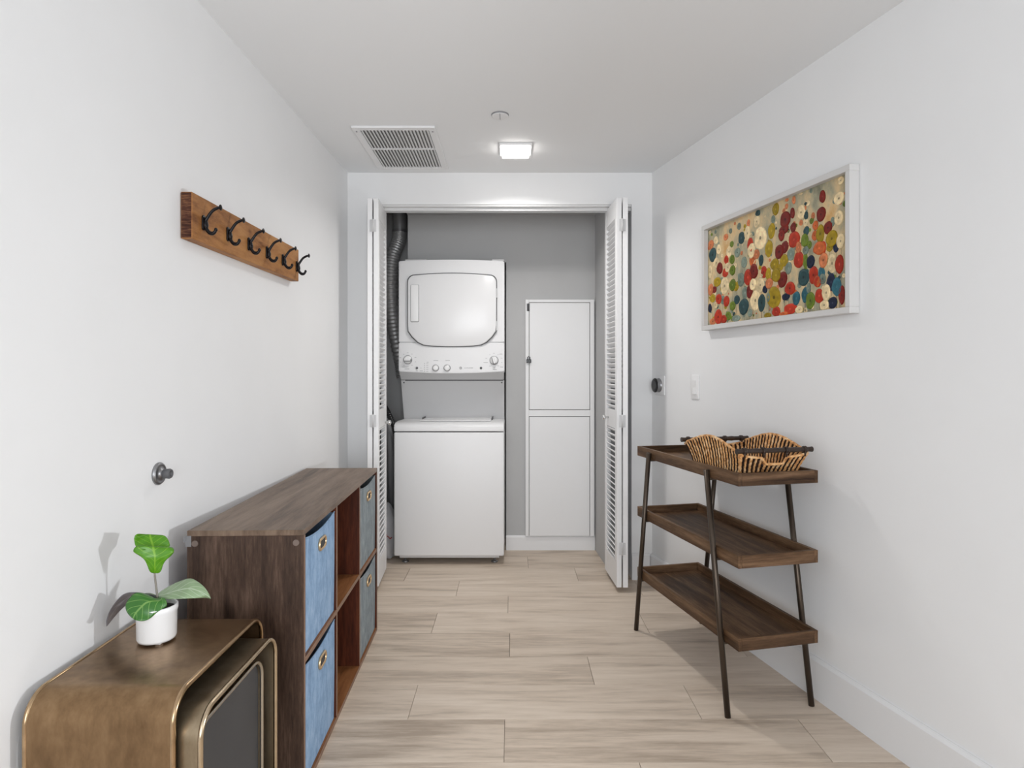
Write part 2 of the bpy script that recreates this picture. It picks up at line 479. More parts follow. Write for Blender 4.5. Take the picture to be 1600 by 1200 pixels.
def hinges(parent, x, y):
    for z in (0.24, 0.93, 1.99):
        b = nb()
        tube(b, [(x, y - 0.003, z - 0.035), (x, y - 0.003, z + 0.035)], 0.004, 8)
        box(b, x - 0.017, x + 0.017, y - 0.002, y, z - 0.033, z + 0.033, bevel=0.0006)
        for dx in (-0.012, 0.012):
            for dz in (-0.022, 0.022):
                lathe(b, [(0.003, -0.0035), (0.003, -0.001)], 8, 'y', (x + dx, y, z + dz))
        h = obj('hinge', b, M['enamel_grey'], parent)
d1 = bpy.data.objects.new('door_1', None); C.objects.link(d1); d1.location = (0, 0, 0)
struct(d1, 'left pair of white louvered folding closet doors, folded open beside the washer')
make_leaf(d1, (-0.7518, 3.405, 0), 0.065, knob=None, flip=True)
make_leaf(d1, (-0.7853, 3.405, 0), 0.105)
hinges(d1, -0.7545, 3.403)
d2 = bpy.data.objects.new('door_2', None); C.objects.link(d2)
struct(d2, 'right pair of white louvered folding closet doors, folded open beside the tiered shelf')
make_leaf(d2, (0.5666, 3.392, 0), 0.052, knob=-1)
make_leaf(d2, (0.600, 3.392, 0), -0.105, flip=True)
hinges(d2, 0.5966, 3.390)
# knob of the left inner leaf looks into the opening
kb = nb(); prof = [(0.006, 0), (0.006, 0.010), (0.008, 0.014), (0.0145, 0.020), (0.016, 0.026), (0.013, 0.032), (0.004, 0.035)]
lathe(kb, prof, 20, 'x', (LT, LL - 0.06, 0.90))
for o_ in [c for c in d1.children if c.name.startswith('door_leaf')][:1]:
    k_ = obj('knob', kb, M['chrome'], o_); k_['label'] = 'small round chrome door knob'

# ------------------------------------------------------------------ laundry tower
WX0, WX1 = -0.7305, -0.0495
t = thing('stacked_washer_dryer', 'white stacked washer and dryer tower standing in the closet between folding doors', 'washer dryer', ((WX0 + WX1) / 2, 4.25, 0))
W2 = (WX1 - WX0) / 2
yo = -4.25      # local y of world y
def L(y): return y + yo
YW, YDR = 3.88, 4.04
bm = nb(); box(bm, -W2, W2, L(YW), L(4.51), 0.056, 0.822, bevel=0.008, seg=3)
obj('washer_cabinet', bm, M['enamel'], t, smooth_angle=0.6)
bm = nb()
prism(bm, [(L(YW) - 0.002, 0.829), (L(YW) - 0.004, 0.850), (L(YW) + 0.010, 0.870), (L(YW) + 0.04, 0.880), (L(YW) + 0.12, 0.884), (L(4.25), 0.878), (L(4.51), 0.875), (L(4.51), 0.829)], 'x', -W2, W2, bevel=0.006)
obj('washer_deck', bm, M['enamel'], t, smooth_angle=0.7)
bm = nb(); box(bm, -W2 + 0.15, W2 - 0.085, L(3.96), L(4.232), 0.884, 0.889, bevel=0.004, seg=2)
obj('washer_lid', bm, M['enamel'], t, smooth_angle=0.6)
for xg in (-W2 + 0.146, W2 - 0.080):
    bm = nb(); box(bm, xg - 0.003, xg + 0.003, L(4.10), L(4.225), 0.880, 0.897, bevel=0.001); obj('lid_gap', bm, M['seal'], t)
bm = nb(); box(bm, -W2 + 0.03, W2 - 0.03, L(YW) + 0.025, L(4.51), 0.038, 0.056, bevel=0.002)
obj('base_rail', bm, M['enamel_grey'], t)
for sx in (-W2 + 0.06, W2 - 0.06):
    for y in (3.95, 4.44):
        b = nb(); lathe(b, [(0.020, 0.0), (0.022, 0.006), (0.012, 0.012), (0.007, 0.016), (0.007, 0.04)], 16, 'z', (sx, L(y), 0))
        obj('foot', b, M['nickel'], t)
# splash panel between washer and dryer, leaning forwards to the dryer
bm = nb()
prism(bm, [(L(4.235), 0.872), (L(4.12), 1.140), (L(4.51), 1.140), (L(4.51), 0.872)], 'x', -W2 + 0.002, W2 - 0.002)
obj('splash_panel', bm, M['enamel_grey'], t)
bm = nb()
prism(bm, [(L(4.118), 1.137), (L(4.118), 1.146), (L(4.14), 1.146), (L(4.14), 1.137)], 'x', -W2 + 0.03, W2 - 0.01)
obj('panel_seam', bm, M['seal'], t)
for sx in (-W2 + 0.02, W2 - 0.018):
    b = nb(); lathe(b, [(0.005, -0.004), (0.004, 0.002)], 12, 'y', (sx, L(4.128), 1.125)); obj('screw', b, M['seal'], t)
bm = nb()
prism(bm, [(L(4.045), 1.195), (L(4.115), 1.144), (L(4.51), 1.144), (L(4.51), 1.195)], 'x', -W2 + 0.004, W2 - 0.004)
obj('console_underside', bm, M['enamel_grey'], t)
# dryer cabinet
ZT = 1.921
bm = nb(); box(bm, -W2, W2, L(YDR) + 0.03, L(4.51), 1.19, ZT - 0.008, bevel=0.006, seg=2)
obj('dryer_cabinet', bm, M['enamel'], t, smooth_angle=0.6)
def bowed(b, x0, x1, zb, zt, y, bow, sagb=0.0, arct=0.0, th=0.04, nx=24, mi=0):
    """front panel bowed outwards, with a sagging bottom and arched top"""
    F, K = [], []
    for i in range(nx + 1):
        s = -1 + 2 * i / nx; x = x0 + (x1 - x0) * i / nx
        yy = y - bow * (1 - s * s)
        a = zb - sagb * (1 - s * s); c = zt + arct * (1 - s * s)
        F.append((b.verts.new((x, yy, a)), b.verts.new((x, yy, c))))
        K.append((b.verts.new((x, y + th, a)), b.verts.new((x, y + th, c))))
    for i in range(nx):
        (a, c), (d, e) = F[i], F[i + 1]; (a2, c2), (d2, e2) = K[i], K[i + 1]
        b.faces.new((a, d, e, c)); b.faces.new((d2, a2, c2, e2)); b.faces.new((a2, d2, d, a)); b.faces.new((c, e, e2, c2))
    b.faces.new((F[0][0], F[0][1], K[0][1], K[0][0])); b.faces.new((F[-1][1], F[-1][0], K[-1][0], K[-1][1]))
    bmesh.ops.recalc_face_normals(b, faces=b.faces)
ZS = 1.385           # seam between door frame and console
bm = nb(); bowed(bm, -W2, W2, ZS + 0.001, ZT - 0.012, L(YDR), 0.014, sagb=0.0, arct=0.008)
bmesh.ops.bevel(bm, geom=[e for e in bm.edges if e.calc_face_angle(0) > 1.0], offset=0.005, segments=2, affect='EDGES', clamp_overlap=True)
obj('door_surround', bm, M['enamel'], t, smooth_angle=0.8)
bm = nb(); bowed(bm, -W2, W2, 1.198, ZS - 0.001, L(YDR) - 0.002, 0.016, sagb=0.012)
bmesh.ops.bevel(bm, geom=[e for e in bm.edges if e.calc_face_angle(0) > 1.0], offset=0.005, segments=2, affect='EDGES', clamp_overlap=True)
obj('control_console', bm, M['enamel'], t, smooth_angle=0.8)
# dryer door: rounded, lower corners cut off in wide curves, top gently arched
def door_outline(gr):
    w, z0, z1 = 0.570 / 2 + gr, 1.357 - gr, 1.828 + gr
    out = []
    pts = [(w, 1.55), (w, 1.50), (w - 0.004, 1.455), (w - 0.03, 1.418), (w - 0.065, 1.385), (w - 0.10, 1.368), (w - 0.15, 1.361)]
    for x, z in pts: out.append((x, z - gr * (1 if z < 1.5 else 0)))
    for i in range(1, 8):
        s = 1 - 2 * i / 8; out.append(((w - 0.15) * s, z0 + 0.004 * s * s))
    for x, z in reversed(pts): out.append((-x, z - gr * (1 if z < 1.5 else 0)))
    r = 0.045
    for i in range(0, 7):
        a = PI - PI / 2 * i / 6
        out.append((-w + r + r * math.cos(a), z1 - 0.012 - r + r * math.sin(a)))
    for i in range(1, 10):
        s = -1 + 2 * i / 10; out.append(((w - r) * s, z1 - 0.012 + 0.012 * (1 - s * s)))
    for i in range(0, 7):
        a = PI / 2 - PI / 2 * i / 6
        out.append((w - r + r * math.cos(a), z1 - 0.012 - r + r * math.sin(a)))
    return out
DX = 0.0125          # door centre sits slightly right of the middle
DX = ((706.5 - 800) * 4.025 / 980) - (WX0 + WX1) / 2
bm = nb(); prism(bm, [(x + DX, z) for x, z in door_outline(0.003)], 'y', L(YDR) - 0.0215, L(YDR) + 0.01)
obj('door_seal', bm, M['seal'], t)
bm = nb(); prism(bm, [(x + DX, z) for x, z in door_outline(-0.0015)], 'y', L(YDR) - 0.028, L(YDR), bevel=0.006)
dd = obj('dryer_door', bm, M['enamel_door'], t, smooth_angle=0.7)
bm = nb(); prism(bm, rrect(0.050, 0.235, 0.006, cx=DX - 0.239, cy=1.635), 'y', L(YDR) - 0.034, L(YDR) - 0.02, bevel=0.003)
obj('door_handle', bm, M['plastic'], dd, smooth_angle=0.6)
bm = nb(); prism(bm, rrect(0.055, 0.240, 0.008, cx=DX - 0.238, cy=1.634), 'y', L(YDR) - 0.0290, L(YDR) - 0.02)
obj('handle_recess', bm, M['print'], dd)
for z in (1.70, 1.49):
    b = nb(); box(b, DX + 0.283, DX + 0.291, L(YDR) - 0.03, L(YDR) - 0.01, z - 0.03, z + 0.03, bevel=0.001); obj('door_hinge', b, M['enamel_grey'], dd)
for sx, w in ((-0.23, 0.07), (0.31, 0.05)):
    bm = nb(); box(bm, sx - w, sx + w if sx < 0 else sx + 0.03, L(YDR) + 0.005, L(YDR) + 0.06, ZT - 0.010, ZT + 0.001, bevel=0.003)
    obj('top_tab', bm, M['enamel_grey'], t)
# console fittings; px positions turned into local metres
def cx_(px): return (px - 800) * 4.02 / 980 - (WX0 + WX1) / 2
def cz_(py): return 1.2 + (580 - py) * 4.02 / 980
def yc(x): return L(YDR) - 0.002 - 0.016 * (1 - (x / W2) ** 2)
def dial(px, py, r, ang, grip=True):
    x, z = cx_(px), cz_(py); y = yc(x)
    b = nb()
    lathe(b, [(r + 0.0035, 0.001), (r + 0.0035, -0.003), (r, -0.004)], 28, 'y', (x, y, z), mi=1)
    lathe(b, [(r, 0.0), (r, -0.012), (r * 0.93, -0.016), (r * 0.5, -0.017)], 28, 'y', (x, y, z))
    d = obj('dial', b, [M['plastic'], M['nickel']], t)
    if grip:
        g = nb(); box(g, -r * 0.85, r * 0.85, -0.030, -0.012, -r * 0.30, r * 0.30, bevel=0.003, seg=2)
        R_ = Matrix.Rotation(ang, 4, 'Y')
        for v in g.verts: v.co = R_ @ v.co + Vector((x, y, z))
        obj('grip', g, M['enamel'], d)
        g = nb(); box(g, -r * 0.82, r * 0.95, -0.0235, -0.011, -r * 0.42, -r * 0.27); box(g, r * 0.78, r * 0.98, -0.0235, -0.011, -r * 0.42, r * 0.2)
        for v in g.verts: v.co = R_ @ v.co + Vector((x, y, z))
        obj('grip_shade', g, M['seal'], d)
    return d
dial(636.8, 562, 0.025, 0.0)
dial(771.8, 563, 0.025, math.radians(75))
dial(680.6, 575, 0.0185, 0, False)
dial(698.6, 575, 0.0185, 0, False)
for px in (651.2, 751.5):
    x, z = cx_(px), cz_(575); b = nb(); lathe(b, [(0.0078, 0.0), (0.0078, -0.004), (0.005, -0.0065)], 16, 'y', (x, yc(x), z)); obj('push_button', b, M['seal'], t)
# printed marks: tick dashes round the dials, indicator dots, captions, round emblem
bm = nb()
def dash(px, py, w, h=0.0022):
    x, z = cx_(px), cz_(py); y = yc(x)
    box(bm, x - w / 2, x + w / 2, y - 0.0006, y + 0.001, z - h / 2, z + h / 2)
for cxp, cyp, R0 in ((636.8, 562, 11), (771.8, 563, 11)):
    for k in range(10):
        a = 2 * PI * k / 10 + 0.3
        dash(cxp + R0 * math.cos(a) * (1.15 if abs(math.cos(a)) > 0.6 else 1), cyp + R0 * math.sin(a), 0.012 if k % 2 else 0.008, 0.0018)
for x_, y_, w_ in ((634, 573.5, 0.05), (637, 576.5, 0.042), (681, 563.5, 0.03), (699.5, 563.5, 0.03), (651, 579.5, 0.014), (657.5, 575, 0.006), (658, 579.5, 0.02), (758, 566.5, 0.035), (772, 577.5, 0.035), (782, 553, 0.026), (783, 573.5, 0.026), (668, 566, 0.012)):
    dash(x_, y_, w_)
for k in range(5):
    dash(663.3, 568 + 3 * k, 0.004, 0.004); dash(667.5, 568.3 + 3 * k, 0.014, 0.0016)
cp_ = obj('console_print', bm, M['print'], t); cp_['kind'] = 'stuff'; cp_['label'] = 'tiny grey printed dial marks and captions'
bm = nb()
x, z = cx_(719.7), cz_(575)
tube(bm, [(x + 0.0075 * math.cos(a * PI / 8), yc(x) - 0.0005, z + 0.0075 * math.sin(a * PI / 8)) for a in range(16)], 0.0014, 6, closed=True)
obj('emblem', bm, M['print'], t)
def text_obj(name, body, size, mat, parent, loc, rot, ext=0.0004, align='CENTER'):
    cu = bpy.data.curves.new(name, 'FONT'); cu.body = body; cu.size = size; cu.extrude = ext
    cu.align_x = align; cu.align_y = 'CENTER'; cu.resolution_u = 3
    tmp = bpy.data.objects.new('tmp_text', cu); C.objects.link(tmp)
    dg = bpy.context.evaluated_depsgraph_get()
    me = bpy.data.meshes.new_from_object(tmp.evaluated_get(dg))
    bpy.data.objects.remove(tmp)
    me.materials.clear(); me.materials.append(mat)
    o = bpy.data.objects.new(name, me); C.objects.link(o); o.parent = parent
    o.location = loc; o.rotation_euler = rot
    return o
text_obj('emblem_letters', 'GE', 0.0085, M['print'], t, (x, yc(x) - 0.0008, z), (PI / 2, 0, 0))
text_obj('maker_name', 'GE APPLIANCES', 0.0080, M['print'], t, (cx_(732), yc(cx_(732)) - 0.0008, z), (PI / 2, 0, 0))

# ------------------------------------------------------------------ dryer duct, hoses, bag
t = thing('dryer_duct', 'silver corrugated dryer duct dropping from a steel pipe behind the dryer', 'duct', (-0.784, 4.38, 2.174))
bm = nb(); tube(bm, [(0, 0, 0), (0, 0, 0.15)], 0.049, 24)
obj('rigid_pipe', bm, M['galv'], t, smooth_angle=0.9)
bm = nb(); tube(bm, [(0, 0, -0.006), (0, 0, 0.012)], 0.052, 24)
obj('clamp_ring', bm, M['nickel'], t, smooth_angle=0.9)
path = spline([(0, 0, 0.0), (-0.008, -0.01, -0.07), (-0.042, -0.04, -0.19), (-0.052, -0.05, -0.33), (-0.050, -0.03, -0.52), (-0.040, 0.02, -0.70), (-0.014, 0.085, -0.90), (-0.006, 0.10, -1.02)], 28)
bm = nb(); n_ = len(path)
tube(bm, path, [(0.047 - 0.013 * max(0, i / n_ - 0.6) / 0.4) + (0.0032 if i % 4 < 2 else -0.0030) for i in range(n_)], 22)
obj('flexible_hose', bm, M['foil'], t)
def hose(name, label, pts, r, mat, ribs=True):
    base = Vector(pts[0]); p = spline([Vector(q) - base for q in pts], 24)
    b = nb(); tube(b, p, [r + (0.0022 if (ribs and i % 4 < 2) else 0) for i in range(len(p))], 14)
    o = obj(name, b, mat, None, base); o['label'] = label; o['category'] = 'hose'
    return o
hose('water_hose', 'black ribbed hose arching down from wall beside the washer lid', [(-0.895, 4.30, 0.985), (-0.862, 4.24, 0.965), (-0.818, 4.17, 0.912), (-0.780, 4.14, 0.84), (-0.768, 4.16, 0.76), (-0.772, 4.22, 0.62)], 0.016, M['black'])
hose('drain_hose', 'grey smooth hose hanging below the black ribbed hose, left of washer', [(-0.895, 4.36, 0.92), (-0.862, 4.30, 0.88), (-0.825, 4.22, 0.80), (-0.812, 4.2, 0.66), (-0.822, 4.26, 0.42), (-0.83, 4.35, 0.2)], 0.020, M['drainhose'], False)
t = thing('plastic_bag', 'crumpled white plastic bag with red print squeezed left of the washer', 'bag', (-0.805, 4.06, 0))
bm = nb()
rnd = random.Random(3)
prof = [(0.030, 0.002), (0.052, 0.010), (0.058, 0.05), (0.060, 0.12), (0.056, 0.19), (0.050, 0.25), (0.036, 0.30), (0.018, 0.335), (0.008, 0.35)]
nseg = 28
rings = []
for ri, (r, h) in enumerate(prof):
    rings.append([bm.verts.new((r * (1 + 0.20 * math.sin(a * 5 + ri) * 0.5 + rnd.uniform(-.08, .08)) * math.cos(a), 1.6 * r * (1 + 0.12 * math.sin(a * 7 + ri * 2) + rnd.uniform(-.05, .05)) * math.sin(a), h)) for a in [2 * PI * k / nseg for k in range(nseg)]])
for a, b2 in zip(rings, rings[1:]):
    for k in range(nseg): bm.faces.new((a[k], a[(k + 1) % nseg], b2[(k + 1) % nseg], b2[k]))
bm.faces.new(list(reversed(rings[0]))); bm.faces.new(rings[-1])
obj('bag_body', bm, M['bag'], t, smooth_angle=1.2)
bm = nb()
tube(bm, spline([(-0.005, -0.099, 0.165), (0.006, -0.102, 0.178), (0.014, -0.102, 0.165), (0.010, -0.101, 0.150)], 4), 0.003, 6)
tube(bm, spline([(0.018, -0.099, 0.158), (0.026, -0.095, 0.150), (0.034, -0.090, 0.140), (0.043, -0.082, 0.148)], 4), 0.003, 6)
obj('red_print', bm, M['red'], t)

# ------------------------------------------------------------------ utility panel doors in the closet
t = thing('utility_cabinet', 'tall white utility cabinet with two panel doors set in the grey closet wall', 'cabinet', (0.3205, YR, 0.098))
def ux(px): return (px - 800) * 4.19 / 980 - 0.3205
def uz(py): return 1.2 + (580 - py) * 4.19 / 980 - 0.098
x0, x1, x2, x3 = ux(821), ux(827), ux(921.5), ux(928.5)
zt, z1_, z2_, z3_, z4_, zb = uz(468), uz(473), uz(640), uz(645), uz(651), 0.0
bm = nb()
box(bm, x0, x1 - 0.002, -0.030, 0.0, zb, zt, bevel=0.002); box(bm, x2 + 0.002, x3, -0.030, 0.0, zb, zt, bevel=0.002)
box(bm, x1 - 0.002, x2 + 0.002, -0.030, 0.0, z1_ + 0.002, zt, bevel=0.002); box(bm, x1 - 0.002, x2 + 0.002, -0.028, 0.0, z4_ + 0.003, z2_ - 0.003, bevel=0.001)
obj('frame', bm, M['trim'], t)
bm = nb(); box(bm, x1 - 0.002, x2 + 0.002, -0.008, -0.001, zb, z1_); obj('backing', bm, M['seal'], t)
bm = nb(); box(bm, x1 + 0.001, x2 - 0.001, -0.027, -0.009, z2_ + 0.001, z1_ - 0.001, bevel=0.002); u1 = obj('door', bm, M['trim'], t)
bm = nb(); box(bm, x1 + 0.001, x2 - 0.001, -0.027, -0.009, zb + 0.001, z4_ - 0.001, bevel=0.002); obj('door', bm, M['trim'], t)
bm = nb(); box(bm, x1 - 0.016, x1 + 0.002, -0.034, -0.028, uz(486), uz(474.5), bevel=0.001); tube(bm, [(x1 - 0.006, -0.035, uz(486)), (x1 - 0.006, -0.035, uz(474.5))], 0.004, 8)
h_ = obj('hinge', bm, M['seal'], u1); h_['label'] = 'dark metal hinge'
bm = nb(); box(bm, x1 - 0.020, x1 + 0.012, -0.048, -0.028, uz(567), uz(561.5), bevel=0.002)
tube(bm, [(x1 - 0.012 + 0.0, -0.038, uz(562)), (x1 - 0.012, -0.038, uz(558.5)), (x1 - 0.004, -0.038, uz(557)), (x1 + 0.004, -0.038, uz(558.5)), (x1 + 0.004, -0.038, uz(562))], 0.0025, 8)
h_ = obj('padlock', bm, M['black'], u1); h_['label'] = 'small black padlock'

# ------------------------------------------------------------------ ceiling fittings
t = thing('ceiling_vent', 'white square air return grille with two rows of slats on the ceiling', 'vent', (-0.5555, 3.2295, H))
bm = nb()
def ring4(b, x0, x1, y0, y1, w, z0, z1):
    box(b, x0, x1, y0, y0 + w, z0, z1, bevel=0.0015); box(b, x0, x1, y1 - w, y1, z0, z1, bevel=0.0015)
    box(b, x0, x0 + w, y0 + w, y1 - w, z0, z1, bevel=0.0015); box(b, x1 - w, x1, y0 + w, y1 - w, z0, z1, bevel=0.0015)
ring4(bm, -0.196, 0.196, -0.306, 0.306, 0.033, -0.010, 0.0)
obj('frame', bm, M['trim'], t)
bm = nb(); box(bm, -0.163, 0.163, -0.273, 0.273, -0.002, 0.0); obj('duct_shade_plate', bm, M['ventdark'], t)  # flat plate, its grey stands for the shade inside the duct
bm = nb(); box(bm, -0.163, 0.163, -0.022, -0.010, -0.009, -0.002, bevel=0.001); obj('cross_bar', bm, M['trim'], t)
first = None
for (ya, yb) in ((-0.273, -0.022), (-0.010, 0.273)):
    b = nb(); box(b, -0.0065, 0.0065, ya, yb, -0.001, 0.001)
    R_ = Matrix.Rotation(math.radians(35), 4, 'Y')
    for v in b.verts: v.co = R_ @ v.co
    src = None
    for k in range(20):
        xx = -0.155 + 0.31 * k / 19
        if src is None: src = obj('slat', b, M['trim'], t, (xx, 0, -0.0065))
        else: share(src, t, (xx, 0, -0.0065))
for sx in (-0.18, 0.18):
    b = nb(); lathe(b, [(0.004, -0.012), (0.004, -0.009)], 10, 'z', (sx, -0.26, 0)); obj('screw', b, M['nickel'], t)

t = thing('ceiling_light', 'small square surface ceiling light shining white near the closet', 'light', (0.018, 3.222, H))
bm = nb(); box(bm, -0.082, 0.082, -0.082, 0.082, -0.012, 0.0, bevel=0.002); obj('housing', bm, M['trim'], t)
me_, nt_, b_ = new_mat('lit_diffuser')
b_.inputs['Base Color'].default_value = (1, 1, 1, 1)
b_.inputs['Emission Color'].default_value = (1.0, 0.965, 0.92, 1); b_.inputs['Emission Strength'].default_value = 9
bm = nb(); box(bm, -0.070, 0.070, -0.070, 0.070, -0.030, -0.011, bevel=0.006, seg=2); d_ = obj('diffuser', bm, me_, t); d_['label'] = 'glowing square diffuser'

t = thing('sprinkler_cover', 'small flat white round sprinkler cover on the ceiling', 'sprinkler', (-0.0535, 2.797, H))
bm = nb(); lathe(bm, [(0.039, 0.0), (0.039, -0.003), (0.030, -0.004)], 32, 'z'); obj('recess_ring', bm, M['print'], t)
bm = nb(); lathe(bm, [(0.030, -0.003), (0.030, -0.006), (0.037, -0.006), (0.037, -0.008), (0.034, -0.009)], 32, 'z'); obj('cover_plate', bm, M['trim'], t)
bm = nb(); box(bm, -0.0015, 0.0015, -0.033, 0.033, -0.0098, -0.0088); obj('slit', bm, M['print'], t)

# ------------------------------------------------------------------ right wall things
RR = math.atan2(-0.9727, 0.2323)          # local x runs towards the viewer along the wall, -y points into the room
LR = PI / 2 - 0.0134                      # left wall: local x runs away from the viewer, -y into the room
t = thing('framed_painting', 'abstract painting of red, yellow and cream blooms in a white box frame', 'painting', (1.05936, 2.56711, 1.6455), RR)
FW, FH = 0.944, 0.501
bm = nb()
ft = 0.022
box(bm, -FW / 2, FW / 2, -0.040, -0.001, FH / 2 - ft, FH / 2, bevel=0.0015); box(bm, -FW / 2, FW / 2, -0.040, -0.001, -FH / 2, -FH / 2 + ft, bevel=0.0015)
box(bm, -FW / 2, -FW / 2 + ft, -0.040, -0.001, -FH / 2 + ft, FH / 2 - ft, bevel=0.0015); box(bm, FW / 2 - ft, FW / 2, -0.040, -0.001, -FH / 2 + ft, FH / 2 - ft, bevel=0.0015)
obj('frame', bm, M['frame'], t)
mc, nt, b = new_mat('painted_canvas')
tc = nt.nodes.new('ShaderNodeTexCoord'); mp = nt.nodes.new('ShaderNodeMapping'); mp.inputs['Scale'].default_value = (1, 1, 0.6)
nt.links.new(tc.outputs['Object'], mp.inputs['Vector'])
n1 = nt.nodes.new('ShaderNodeTexNoise'); n1.inputs['Scale'].default_value = 9; n1.inputs['Detail'].default_value = 7; n1.inputs['Roughness'].default_value = 0.65
nt.links.new(mp.outputs[0], n1.inputs['Vector'])
r = nt.nodes.new('ShaderNodeValToRGB'); e = r.color_ramp.elements
e[0].position = 0.32; e[0].color = (0.20, 0.20, 0.14, 1); e[1].position = 0.70; e[1].color = (0.62, 0.36, 0.14, 1)
for p_, c_ in ((0.42, (0.36, 0.34, 0.24)), (0.50, (0.52, 0.43, 0.27)), (0.58, (0.70, 0.52, 0.29))):
    k = e.new(p_); k.color = (*c_, 1)
nt.links.new(n1.outputs['Fac'], r.inputs['Fac']); nt.links.new(r.outputs['Color'], b.inputs['Base Color']); b.inputs['Roughness'].default_value = 0.6; b.inputs['Specular IOR Level'].default_value = 0.15
bm = nb(); box(bm, -FW / 2 + ft, FW / 2 - ft, -0.018, -0.004, -FH / 2 + ft, FH / 2 - ft); obj('canvas', bm, mc, t)
